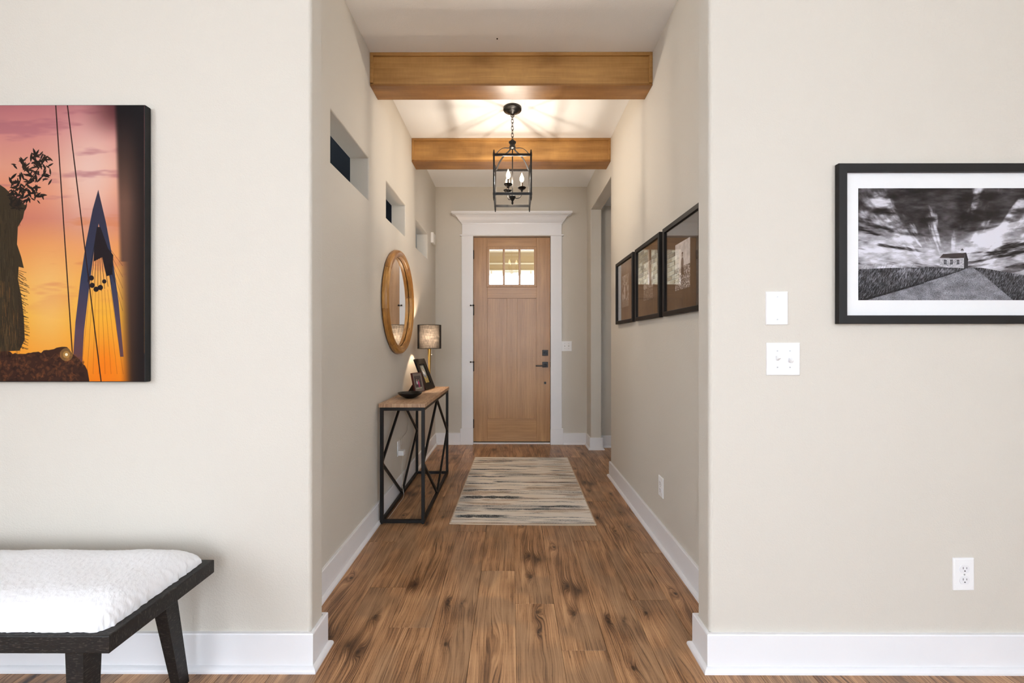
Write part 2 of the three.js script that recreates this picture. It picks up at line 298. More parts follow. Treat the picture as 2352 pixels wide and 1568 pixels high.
const snapTex = [
  snapshot(190, 250, [[196, 192, 188], [236, 232, 228]], [[96, 70, 15, 'rgb(120,112,106)', 'rgb(60,54,50)', 'rgb(150,140,130)']], [0.52, [70, 64, 60], [255, 252, 248]]),
  snapshot(190, 252, [[62, 57, 54], [190, 182, 176]], [[80, 74, 16, 'rgb(214,208,200)', 'rgb(196,190,184)', 'rgb(180,170,160)'], [118, 66, 17, 'rgb(60,54,50)', 'rgb(50,46,44)', 'rgb(176,166,156)']], [0.82, [90, 84, 78], [150, 142, 134]]),
  snapshot(190, 254, [[90, 84, 78], [190, 182, 172]], [[90, 92, 17, 'rgb(150,142,134)', 'rgb(120,112,104)', 'rgb(200,190,180)']], [0.7, [66, 60, 56], [170, 160, 150]]),
  snapshot(120, 200, [[96, 102, 100], [150, 156, 150]], [[48, 46, 13, 'rgb(214,216,220)', 'rgb(96,108,140)', 'rgb(206,166,140)'], [72, 66, 12, 'rgb(196,202,214)', 'rgb(110,120,150)', 'rgb(206,166,140)']], [0.6, [120, 104, 56], [206, 190, 120]]),
  snapshot(110, 150, [[58, 48, 48], [96, 82, 80]], [[40, 44, 12, 'rgb(206,206,208)', 'rgb(60,54,56)', 'rgb(206,160,136)'], [68, 50, 12, 'rgb(206,84,132)', 'rgb(176,60,110)', 'rgb(206,160,136)']], [0.86, [120, 130, 100], [200, 196, 186]]),
];

// ------------------------------------------------------------------ materials
const S = (r, g, b) => new THREE.Color().setRGB(r / 255, g / 255, b / 255, THREE.SRGBColorSpace);
const std = (o) => new THREE.MeshStandardMaterial(o), phy = (o) => new THREE.MeshPhysicalMaterial(o);
const M = {
  wall: std({ color: S(212, 206, 195), roughness: 0.72, bumpMap: peelTex, bumpScale: 0.00045 }),
  ceiling: std({ color: S(248, 249, 250), roughness: 0.85, bumpMap: peelTex, bumpScale: 0.0003 }),
  trim: std({ color: S(238, 238, 240), roughness: 0.35 }),
  plank: std({ map: plankTex, roughness: 0.36 }),
  floorBase: std({ color: S(70, 48, 32), roughness: 0.8 }),
  beam: std({ map: beamTex, roughness: 0.42 }),
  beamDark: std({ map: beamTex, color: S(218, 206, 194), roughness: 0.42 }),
  door: phy({ map: doorTex, roughness: 0.42, clearcoat: 0.35, clearcoatRoughness: 0.22 }),
  black: std({ color: S(22, 20, 19), roughness: 0.34, metalness: 0.3 }),
  blackMatte: std({ color: S(24, 23, 22), roughness: 0.6 }),
  frameBlack: phy({ color: S(22, 19, 18), roughness: 0.5, specularIntensity: 0.6 }),
  canvasEdge: std({ color: S(14, 13, 13), roughness: 0.7 }),
  mat: std({ color: S(238, 239, 240), roughness: 0.9 }),
  matDark: std({ color: S(66, 56, 50), roughness: 0.9 }),
  glass: phy({ color: S(255, 255, 255), roughness: 0.0, transmission: 1, thickness: 0, ior: 1.5 }),
  coatedGlass: phy({ color: S(255, 255, 255), roughness: 0.0, transmission: 1, thickness: 0, ior: 1.5, specularIntensity: 0.3 }),   // anti-reflective picture glass
  bench: std({ map: poreColTex, bumpMap: poreTex, bumpScale: 0.00025, roughness: 0.55, color: S(225, 222, 220) }),
  boucle: phy({ color: S(242, 242, 244), roughness: 1, bumpMap: boucleTex, bumpScale: 0.0008, sheen: 0.4, sheenColor: new THREE.Color(1, 1, 1), sheenRoughness: 0.6 }),
  rug: std({ map: rugTex, roughness: 0.95 }), rugSide: std({ color: S(206, 186, 160), roughness: 0.95 }),
  mango: std({ map: mangoTex, roughness: 0.45 }),
  steel: std({ color: S(22, 21, 21), roughness: 0.5, metalness: 0.3 }),
  honey: phy({ map: honeyTex, roughness: 0.4, clearcoat: 0.25, clearcoatRoughness: 0.35 }),
  honey2: phy({ map: honeyTex, color: S(236, 226, 210), roughness: 0.4, clearcoat: 0.25, clearcoatRoughness: 0.35 }),
  groove: std({ color: S(74, 44, 18), roughness: 0.6 }),
  mirror: std({ color: S(246, 248, 247), metalness: 1, roughness: 0.01 }),
  brass: std({ color: S(214, 172, 92), metalness: 1, roughness: 0.28 }),
  linen: phy({ map: linenTex, roughness: 1, transmission: 0.6, thickness: 0, specularIntensity: 0.1 }),
  shadeRim: std({ color: S(20, 19, 18), roughness: 0.8 }),
  bulb: std({ color: S(255, 240, 214), emissive: new THREE.Color(1.0, 0.74, 0.42), emissiveIntensity: 7, roughness: 0.3 }),
  lampBulb: std({ color: S(255, 240, 214), emissive: new THREE.Color(1.0, 0.74, 0.42), emissiveIntensity: 4, roughness: 0.3 }),
  sleeve: std({ color: S(70, 54, 38), roughness: 0.5, metalness: 0.4 }),
  plate: std({ color: S(243, 243, 243), roughness: 0.3 }),
  plateWarm: std({ color: S(236, 236, 238), roughness: 0.3 }),
  slot: std({ color: S(60, 58, 58), roughness: 0.7 }),
  screw: std({ color: S(176, 176, 176), roughness: 0.4, metalness: 0.5 }),
  cord: std({ color: S(196, 188, 176), roughness: 0.5 }),
  redEdge: std({ color: S(74, 26, 20), roughness: 0.4 }),
  taupe: std({ color: S(128, 116, 108), roughness: 0.5 }),
  bowl: std({ color: S(30, 29, 29), roughness: 0.3, metalness: 0.35 }),
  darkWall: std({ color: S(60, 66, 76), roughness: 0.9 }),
  concrete: std({ color: S(206, 203, 197), roughness: 0.9 }),
  porchCeil: std({ color: S(214, 204, 180), roughness: 0.8 }), porchBeam: std({ color: S(158, 134, 96), roughness: 0.8 }), porchTrim: std({ color: S(196, 184, 158), roughness: 0.7 }),
  mortar: std({ color: S(196, 190, 176), roughness: 0.95 }),
  brick: [S(170, 154, 126), S(150, 132, 104), S(190, 178, 154), S(134, 118, 96)].map((c) => std({ color: c, roughness: 0.9 })),
  winFrame: std({ color: S(240, 240, 240), roughness: 0.4 }),
};

// ------------------------------------------------------------------ helpers
const taken = new Set();
function numbered(n) { if (!taken.has(n)) { taken.add(n); return n; } let k = 1; while (taken.has(`${n}_${String(k).padStart(3, '0')}`)) k++; n = `${n}_${String(k).padStart(3, '0')}`; taken.add(n); return n; }
function tag(o, label, category, group) { Object.assign(o.userData, { label, category, kind: 'thing' }); if (group) o.userData.group = group; return o; }
function thing(name, label, category, [x, y, D] = [0, 0, 0], turn = 0, group) {
  const o = new THREE.Group(); o.name = numbered(name); o.position.set(x, y, -D); o.rotation.y = turn; scene.add(o); return tag(o, label, category, group);
}
const counts = new Map();
function part(name, geo, mat, parent) {
  const m = new THREE.Mesh(geo, mat);
  if (parent === scene) m.name = numbered(name);
  else { const c = counts.get(parent) ?? counts.set(parent, {}).get(parent); c[name] = (c[name] ?? 0) + 1; m.name = c[name] > 1 ? `${name}_${String(c[name] - 1).padStart(3, '0')}` : name; }
  m.castShadow = m.receiveShadow = true; parent.add(m); return m;
}
function struct(name, geo, mat, parent = scene) { const m = part(name, geo, mat, parent); if (parent === scene) m.userData.kind = 'structure'; return m; }
function structGroup(name) { const o = new THREE.Group(); o.name = numbered(name); o.userData.kind = 'structure'; scene.add(o); return o; }
// uv in metres by the main direction of each face; turned = grain runs along the other axis
function metreUV(g, scale = 1, turned = false) {
  g = g.index ? g.toNonIndexed() : g; if (!g.attributes.normal) g.computeVertexNormals();
  const p = g.attributes.position, uv = new Float32Array(p.count * 2), a = new THREE.Vector3(), b = new THREE.Vector3(), c = new THREE.Vector3();
  for (let i = 0; i < p.count; i += 3) {
    a.fromBufferAttribute(p, i); b.fromBufferAttribute(p, i + 1).sub(a); c.fromBufferAttribute(p, i + 2).sub(a); b.cross(c);
    const nx = Math.abs(b.x), ny = Math.abs(b.y), nz = Math.abs(b.z);
    for (let k = 0; k < 3; k++) {
      const x = p.getX(i + k), y = p.getY(i + k), z = p.getZ(i + k);
      let u, v; if (nx >= ny && nx >= nz) { u = z; v = y; } else if (ny >= nz) { u = x; v = z; } else { u = x; v = y; }
      if (turned) [u, v] = [v, u];
      uv[(i + k) * 2] = u * scale; uv[(i + k) * 2 + 1] = v * scale;
    }
  }
  g.setAttribute('uv', new THREE.BufferAttribute(uv, 2)); return g;
}
const boxAt = (x0, x1, y0, y1, D0, D1) => new THREE.BoxGeometry(x1 - x0, y1 - y0, D1 - D0).translate((x0 + x1) / 2, (y0 + y1) / 2, -(D0 + D1) / 2);
const rboxAt = (x0, x1, y0, y1, D0, D1, r = 0.003, s = 2) => new RoundedBoxGeometry(x1 - x0, y1 - y0, D1 - D0, s, Math.min(r, (x1 - x0) / 2.01, (y1 - y0) / 2.01, (D1 - D0) / 2.01)).translate((x0 + x1) / 2, (y0 + y1) / 2, -(D0 + D1) / 2);
const merge = (list) => mergeGeometries(list.map((g) => { const n = g.index ? g.toNonIndexed() : g.clone(); for (const k of Object.keys(n.attributes)) if (!['position', 'normal', 'uv'].includes(k)) n.deleteAttribute(k); return n; }));
const lathe = (pts, n = 32) => new THREE.LatheGeometry(pts.map(([r, y]) => new THREE.Vector2(r, y)), n);
const tube = (pts, r, n = 40, closed = false, rs = 8) => new THREE.TubeGeometry(new THREE.CatmullRomCurve3(pts.map((p) => new THREE.Vector3(...p)), closed), n, r, rs, closed);
// a square bar between two points; wide along `across`
function bar(a, b, w, t, across) {
  const A = new THREE.Vector3(...a), B = new THREE.Vector3(...b), y = B.clone().sub(A), L = y.length(); y.normalize();
  const x = new THREE.Vector3(...across); x.addScaledVector(y, -x.dot(y)).normalize(); const z = x.clone().cross(y);
  return new RoundedBoxGeometry(w, L, t, 1, Math.min(w, t) * 0.12).applyMatrix4(new THREE.Matrix4().makeBasis(x, y, z).setPosition(A.add(B).multiplyScalar(0.5)));
}
// profile [offset, y] swept along a plan path of [x, D] with mitred corners; offset points to the left of travel as seen on the plan (x right, D up) times side
function sweep(path, profile, side = 1) {
  const n = path.length, pos = [], at = [];
  for (let i = 0; i < n; i++) {
    const dir = (k) => { const dx = path[k + 1][0] - path[k][0], dy = path[k + 1][1] - path[k][1], l = Math.hypot(dx, dy); return [-dy / l * side, dx / l * side]; };
    let m; if (i === 0) m = dir(0); else if (i === n - 1) m = dir(n - 2); else { const a = dir(i - 1), b = dir(i), s = 1 + a[0] * b[0] + a[1] * b[1]; m = [(a[0] + b[0]) / s, (a[1] + b[1]) / s]; }
    at.push(profile.map(([o, y]) => [path[i][0] + m[0] * o, y, -(path[i][1] + m[1] * o)]));
  }
  const flip = side < 0, quad = (a, b, c, d) => { const t = flip ? [a, c, b, a, d, c] : [a, b, c, a, c, d]; for (const p of t) pos.push(...p); };
  for (let i = 0; i < n - 1; i++) for (let k = 0; k < profile.length; k++) { const j = (k + 1) % profile.length; quad(at[i][k], at[i + 1][k], at[i + 1][j], at[i][j]); }
  const tris = THREE.ShapeUtils.triangulateShape(profile.map(([a, b]) => new THREE.Vector2(a, b)), []);
  for (const e of [at[0], at[n - 1]]) for (const t of tris) pos.push(...e[t[0]], ...e[t[1]], ...e[t[2]]);
  const g = new THREE.BufferGeometry(); g.setAttribute('position', new THREE.Float32BufferAttribute(pos, 3)); g.computeVertexNormals();
  return metreUV(g);
}
// upright slab from a plan outline [x, D]
function planSlab(outline, y0, y1) {
  const s = new THREE.Shape(outline.map(([x, D]) => new THREE.Vector2(x, D)));
  return metreUV(new THREE.ExtrudeGeometry(s, { depth: y1 - y0, bevelEnabled: false }).rotateX(-Math.PI / 2).translate(0, y0, 0));
}
function roundCorner(cx, cy, r, a0, a1, n = 6) { const o = []; for (let i = 0; i <= n; i++) { const a = a0 + (a1 - a0) * i / n; o.push([cx + r * Math.cos(a), cy + r * Math.sin(a)]); } return o; }
// slab from an elevation outline with holes: axis 'x' = wall running along D (outline [D, y], from x0 to x1), axis 'z' = wall running along x
function elevSlab(axis, outline, holes, t0, t1, bevel = 0) {
  const s = new THREE.Shape(outline.map(([a, b]) => new THREE.Vector2(a, b)));
  for (const h of holes) s.holes.push(new THREE.Path([...h].map(([a, b]) => new THREE.Vector2(a, b))));
  const g = new THREE.ExtrudeGeometry(s, { depth: t1 - t0 - 2 * bevel, bevelEnabled: bevel > 0, bevelSize: bevel, bevelThickness: bevel, bevelOffset: -bevel, bevelSegments: 4, curveSegments: 4 });
  if (axis === 'x') g.translate(0, 0, t0 + bevel).applyMatrix4(new THREE.Matrix4().set(0, 0, 1, 0, 0, 1, 0, 0, -1, 0, 0, 0, 0, 0, 0, 1));
  else g.translate(0, 0, t0 + bevel).applyMatrix4(new THREE.Matrix4().set(1, 0, 0, 0, 0, 1, 0, 0, 0, 0, -1, 0, 0, 0, 0, 1)), g.index || flipWinding(g);
  return metreUV(g);
}
function flipWinding(g) { const p = g.attributes; for (const k of Object.keys(p)) { const a = p[k], n = a.itemSize; for (let i = 0; i < a.count; i += 3) for (let c = 0; c < n; c++) { const x = a.array[(i + 1) * n + c]; a.array[(i + 1) * n + c] = a.array[(i + 2) * n + c]; a.array[(i + 2) * n + c] = x; } } g.computeVertexNormals(); return g; }
const slabFrame = (axis, a0, a1, y0, y1, bw, t0, t1, bevel = 0) => elevSlab(axis, rect(a0, a1, y0, y1), [rect(a0 + bw, a1 - bw, y0 + bw, y1 - bw).reverse()], t0, t1, bevel);
const rect = (a0, a1, b0, b1) => [[a0, b0], [a1, b0], [a1, b1], [a0, b1]];
// flat frame with a square opening, lying in xy, depth 0..t towards +z
function frameGeo(w, h, bw, t, bevel = 0.002) {
  const s = new THREE.Shape(rect(-w / 2, w / 2, -h / 2, h / 2).map((p) => new THREE.Vector2(...p)));
  s.holes.push(new THREE.Path(rect(-w / 2 + bw, w / 2 - bw, -h / 2 + bw, h / 2 - bw).map((p) => new THREE.Vector2(...p))));
  return new THREE.ExtrudeGeometry(s, { depth: t - 2 * bevel, bevelEnabled: true, bevelSize: bevel, bevelThickness: bevel, bevelOffset: -bevel, bevelSegments: 2 }).translate(0, 0, bevel);
}
const slabXY = (w, h, z0, z1) => new THREE.BoxGeometry(w, h, z1 - z0).translate(0, 0, (z0 + z1) / 2);

// ------------------------------------------------------------------ room shell
const HW = 0.892, CH = 3.03, D0 = 1.555, D1 = 1.655, DW = 4.974, RH = 5.2, GX = 3.1, GD = -9.5;   // hall half width, hall ceiling, near wall faces, door wall, great room
const JL = -0.738, JR = 0.729;
{
  const r = 0.014;
  struct('wall_front_left', planSlab([[-GX - 0.1, D0], ...roundCorner(JL - r, D0 + r, r, -Math.PI / 2, 0), ...roundCorner(JL - r, D1 - r, r, 0, Math.PI / 2), [-GX - 0.1, D1]], 0, RH), M.wall);
  struct('wall_front_right', planSlab([[GX + 0.1, D0], [GX + 0.1, D1], ...roundCorner(JR + r, D1 - r, r, Math.PI / 2, Math.PI), ...roundCorner(JR + r, D0 + r, r, Math.PI, Math.PI * 1.5)], 0, RH), M.wall);
  struct('wall_front_header', metreUV(boxAt(JL - 0.03, JR + 0.03, CH, RH, D0 + 0.001, D1 - 0.001)), M.wall);
}
// hall: left wall with three small openings high up
const OPEN = [[2.086, 2.643], [3.012, 3.562], [3.95, 4.508]], OY0 = 2.09, OY1 = 2.352;
struct('wall_hall_left', elevSlab('x', rect(D1 - 0.02, DW + 0.05, 0, CH + 0.1), OPEN.map(([a, b]) => rect(a, b, OY0, OY1).reverse()), -HW - 0.12, -HW, 0.008), M.wall);
struct('wall_hall_right', elevSlab('x', [[D1 - 0.02, 0], [3.78, 0], [3.78, 2.685], [4.73, 2.685], [4.73, 0], [DW + 0.05, 0], [DW + 0.05, CH + 0.1], [D1 - 0.02, CH + 0.1]], [], HW, HW + 0.12, 0.008), M.wall);
const DX0 = -0.448, DX1 = 0.463, DTOP = 2.446;         // front door slab
struct('wall_hall_end', elevSlab('z', [[-1.2, 0], [DX0 - 0.03, 0], [DX0 - 0.03, DTOP + 0.03], [DX1 + 0.03, DTOP + 0.03], [DX1 + 0.03, 0], [3.2, 0], [3.2, CH + 0.3], [-1.2, CH + 0.3]], [], DW, DW + 0.14), M.wall);
{
  const c = struct('ceiling_hall', metreUV(boxAt(-HW - 0.15, HW + 0.15, CH, CH + 0.12, D1 - 0.05, DW + 0.1)), M.ceiling);
  part('ceiling_hook', merge([new THREE.CylinderGeometry(0.004, 0.005, 0.002, 12).translate(-0.084, CH - 0.001, -2.545), new THREE.TorusGeometry(0.0022, 0.0007, 6, 12).translate(-0.084, CH - 0.0036, -2.545)]), M.black, c);
}
struct('ceiling', metreUV(boxAt(-GX - 0.2, GX + 0.2, RH, RH + 0.12, GD - 0.2, D1 + 0.02)), M.ceiling);
struct('wall_left', elevSlab('x', rect(GD - 0.15, D1, 0, RH), [rect(-3.8, -0.6, 0.75, 3.4)], -GX - 0.15, -GX), M.wall);
struct('wall_right', elevSlab('x', rect(GD - 0.15, D1, 0, RH), [rect(-4.3, -1.1, 0.75, 3.4)], GX, GX + 0.15), M.wall);
struct('wall_rear', elevSlab('z', rect(-GX - 0.15, GX + 0.15, 0, RH), [rect(-1.9, 1.9, 0.05, 4.6)], GD - 0.15, GD), M.wall);
// dark room behind the small openings, and the side room beyond the doorway
{
  const g = structGroup('wall_back_room');
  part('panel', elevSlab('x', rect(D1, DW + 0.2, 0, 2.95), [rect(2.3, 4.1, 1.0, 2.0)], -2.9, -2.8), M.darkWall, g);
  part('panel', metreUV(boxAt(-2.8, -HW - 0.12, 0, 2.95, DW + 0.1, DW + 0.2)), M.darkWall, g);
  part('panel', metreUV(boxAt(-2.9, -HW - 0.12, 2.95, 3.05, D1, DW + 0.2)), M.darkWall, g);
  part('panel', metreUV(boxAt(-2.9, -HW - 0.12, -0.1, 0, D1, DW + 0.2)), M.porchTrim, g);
  struct('wall_side_room_far', metreUV(boxAt(HW + 0.12, 3.2, 0, 2.95, 4.835, DW)), M.wall);
  struct('wall_side_room_right', elevSlab('x', rect(D1, DW, 0, 2.95), [rect(2.3, 2.9, 1.0, 2.1)], 2.9, 3.05), M.wall);
  struct('ceiling_side_room', metreUV(boxAt(HW + 0.12, 3.2, 2.76, 2.95, D1, DW)), M.ceiling);
}
// windows: white frames, mullions and panes
function windowUnit(name, axis, a0, a1, y0, y1, t, n) {      // axis 'x': opening in a wall at x = t, running along D
  const g = structGroup(name), put = (u0, u1, v0, v1, w) => (axis === 'x' ? boxAt(t - w, t + w, v0, v1, u0, u1) : boxAt(u0, u1, v0, v1, t - w, t + w));
  part('window_frame', slabFrame(axis, a0, a1, y0, y1, 0.06, t - 0.04, t + 0.04), M.winFrame, g);
  const s = (a1 - a0 - 0.12) / n;
  for (let i = 1; i < n; i++) part('mullion', put(a0 + 0.06 + i * s - 0.03, a0 + 0.06 + i * s + 0.03, y0 + 0.06, y1 - 0.06, 0.035), M.winFrame, g);
  for (let i = 0; i < n; i++) part('pane', put(a0 + 0.06 + i * s, a0 + 0.06 + (i + 1) * s, y0 + 0.06, y1 - 0.06, 0.003), M.glass, g);
}
windowUnit('window_1', 'x', -3.8, -0.6, 0.75, 3.4, -GX - 0.09, 3);
windowUnit('window_5', 'x', -4.3, -1.1, 0.75, 3.4, GX + 0.09, 3);
windowUnit('window_2', 'z', -1.9, 1.9, 0.05, 4.6, GD - 0.09, 4);
windowUnit('window_4', 'x', 2.3, 4.1, 1.0, 2.0, -2.85, 2);
windowUnit('window_3', 'x', 2.3, 2.9, 1.0, 2.1, 2.98, 1);

// floor: click planks, each its own piece
{
  const floor = structGroup('floor'), behind = [], offs = (l) => { const h = l / PL / 2; return h + (1 - 2 * h) * rnd(); };
  part('subfloor', boxAt(-GX - 0.1, GX + 0.1, -0.15, -0.0075, GD - 0.1, DW + 0.05), M.floorBase, floor);
  const c = 0.0012, gap = 0.0004;
  function plankGeo(w, l, k, off, flip) {
    const x0 = -w / 2 + gap, x1 = w / 2 - gap, z0 = -l / 2 + gap, z1 = l / 2 - gap, pos = [], uv = [];
    const U = (x, z) => [(k + clamp(flip ? 0.5 - x / PW : 0.5 + x / PW, 0.01, 0.99)) / 8, off + (flip ? -1 : 1) * z / PL];
    const put = (...q) => { for (const i of [0, 1, 2, 0, 2, 3]) { pos.push(...q[i]); uv.push(...U(q[i][0], q[i][2])); } };
    put([x0 + c, 0, z1 - c], [x1 - c, 0, z1 - c], [x1 - c, 0, z0 + c], [x0 + c, 0, z0 + c]);
    const ring = [[x0, z1], [x1, z1], [x1, z0], [x0, z0]], inn = [[x0 + c, z1 - c], [x1 - c, z1 - c], [x1 - c, z0 + c], [x0 + c, z0 + c]];
    for (let i = 0; i < 4; i++) { const j = (i + 1) % 4, a = ring[i], b = ring[j], e = inn[i], f = inn[j]; put([a[0], -c, a[1]], [b[0], -c, b[1]], [f[0], 0, f[1]], [e[0], 0, e[1]]); put([a[0], -0.007, a[1]], [b[0], -0.007, b[1]], [b[0], -c, b[1]], [a[0], -c, a[1]]); }
    const g = new THREE.BufferGeometry(); g.setAttribute('position', new THREE.Float32BufferAttribute(pos, 3)); g.setAttribute('uv', new THREE.Float32BufferAttribute(uv, 2)); g.computeVertexNormals(); return g;
  }
  const whole = []; for (let k = 0; k < 8; k++) for (const f of [false, true]) whole.push(plankGeo(PW, PL, k, 0.5, f));
  seed = 2024;
  const joint = { 0: 1.941, 1: 1.647, 2: 2.554, 3: 1.97, 4: 2.41, '-1': 2.219, '-2': 2.676, '-3': 1.778, '-4': 2.069, '-5': 2.54 };
  for (let i = -18; i <= 17; i++) {
    const x0 = Math.max(-GX, 0.019 + i * PW), x1 = Math.min(GX, 0.019 + (i + 1) * PW); if (x1 - x0 < 0.02) continue;
    const far = x0 > HW + 0.02 && x0 < 2.8 ? 4.83 : x1 < -HW - 0.02 ? D0 + 0.03 : x0 > 2.8 ? D0 + 0.03 : DW + 0.04;
    const start = joint[i] ?? rr(1.5, 2.7); let d = start - Math.ceil((start - GD) / PL) * PL;
    for (; d < far; d += PL) {
      const a = Math.max(d, GD), b = Math.min(d + PL, far); if (b - a < 0.03) continue;
      if (x0 > HW + 0.1 && b > D0 && a < D0) { /* runs under the wall */ }
      if (b < -1.0) { behind.push(plankGeo(x1 - x0, b - a, Math.floor(rnd() * 8), offs(b - a), rnd() < 0.5).translate((x0 + x1) / 2, 0, -(a + b) / 2)); continue; }
      const pick = Math.floor(rnd() * 16), full = b - a > PL - 1e-6 && x1 - x0 > PW - 1e-6;
      const m = part('plank', full ? whole[pick] : plankGeo(x1 - x0, b - a, pick >> 1, offs(b - a), pick & 1), M.plank, floor);
      m.position.set((x0 + x1) / 2, 0, -(a + b) / 2);
    }
  }
  part('planks', merge(behind), M.plank, floor).userData.kind = 'stuff';
}
// baseboards with shoe mouldings
const BB = [[0, 0], [0.014, 0], [0.014, 0.131], [0.0115, 0.1347], [0, 0.1347]];
const SHOE = [[0.0135, 0], [0.030, 0], [0.0295, 0.007], [0.027, 0.0125], [0.0225, 0.0168], [0.0175, 0.019], [0.0135, 0.0197]];
function baseboard(name, path, side) { const b = struct(name, sweep(path, BB, side), M.trim); part('shoe_moulding', sweep(path, SHOE, side), M.trim, b); }
baseboard('baseboard_left', [[-GX, D0], [JL, D0], [JL, D1], [JL - 0.06, D1]], -1);
baseboard('baseboard_right', [[JR + 0.06, D1], [JR, D1], [JR, D0], [GX, D0]], -1);
baseboard('baseboard_hall_left', [[-HW, D1], [-HW, DW], [-0.599, DW]], -1);
baseboard('baseboard_hall_right', [[HW, D1], [HW, 3.78], [HW + 0.12, 3.78]], 1);
baseboard('baseboard_hall_end', [[0.612, DW], [HW, DW], [HW, 4.73], [HW + 0.12, 4.73], [HW + 0.12, 4.83]], -1);
baseboard('baseboard_side_room', [[HW + 0.12, 4.835], [2.9, 4.835]], -1);

// ------------------------------------------------------------------ outside: ground, porch, brick return wall
struct('ground', metreUV(boxAt(-40, 40, -0.35, -0.2, -40, 60)), M.concrete);
struct('porch_floor', metreUV(boxAt(-1.2, 3.2, -0.2, -0.05, DW + 0.14, 9.2)), M.concrete);
struct('porch_ceiling', metreUV(boxAt(-1.2, 3.2, 3.1, 3.25, DW + 0.1, 9.2)), M.porchCeil);
{
  const g = structGroup('porch_beam');
  part('fascia', boxAt(-0.85, 3.2, 2.72, 3.1, 8.9, 9.1), M.porchBeam, g);
  part('trim_board', boxAt(-0.85, 3.2, 2.84, 2.87, 8.87, 8.9), M.porchTrim, g);
  part('trim_board', boxAt(-0.85, 3.2, 2.64, 2.72, 8.86, 9.12), M.porchTrim, g);
  const w = structGroup('wall_porch_brick');
  part('mortar', boxAt(-1.3, -0.93, -0.05, 3.1, DW + 0.14, 9.2), M.mortar, w);
  const bl = 0.2, bh = 0.064, j = 0.011, geo = new RoundedBoxGeometry(0.022, bh, bl, 1, 0.004), half = new RoundedBoxGeometry(0.022, bh, bl / 2 - j / 2, 1, 0.004), rest = [];
  seed = 12;
  for (let row = 0, y = -0.01; y < 3.06; y += bh + j, row++) {
    for (let d = DW + 0.16 - (row % 2 ? (bl + j) / 2 : 0); d < 9.0; d += bl + j) {
      if (d < DW + 0.15) continue;
      const px = -0.93 + rr(-0.002, 0.004);
      if (y > 1.75 && y < 3.0 && d > 5.5 && d < 8.75) { const m = part('brick', geo, M.brick[Math.floor(rnd() * 4)], w); m.position.set(px, y + bh / 2, -(d + bl / 2)); }
      else rest.push(geo.clone().translate(px, y + bh / 2, -(d + bl / 2)));
    }
  }
  const r = part('brickwork', merge(rest), M.brick[0], w); r.userData.kind = 'stuff';
}

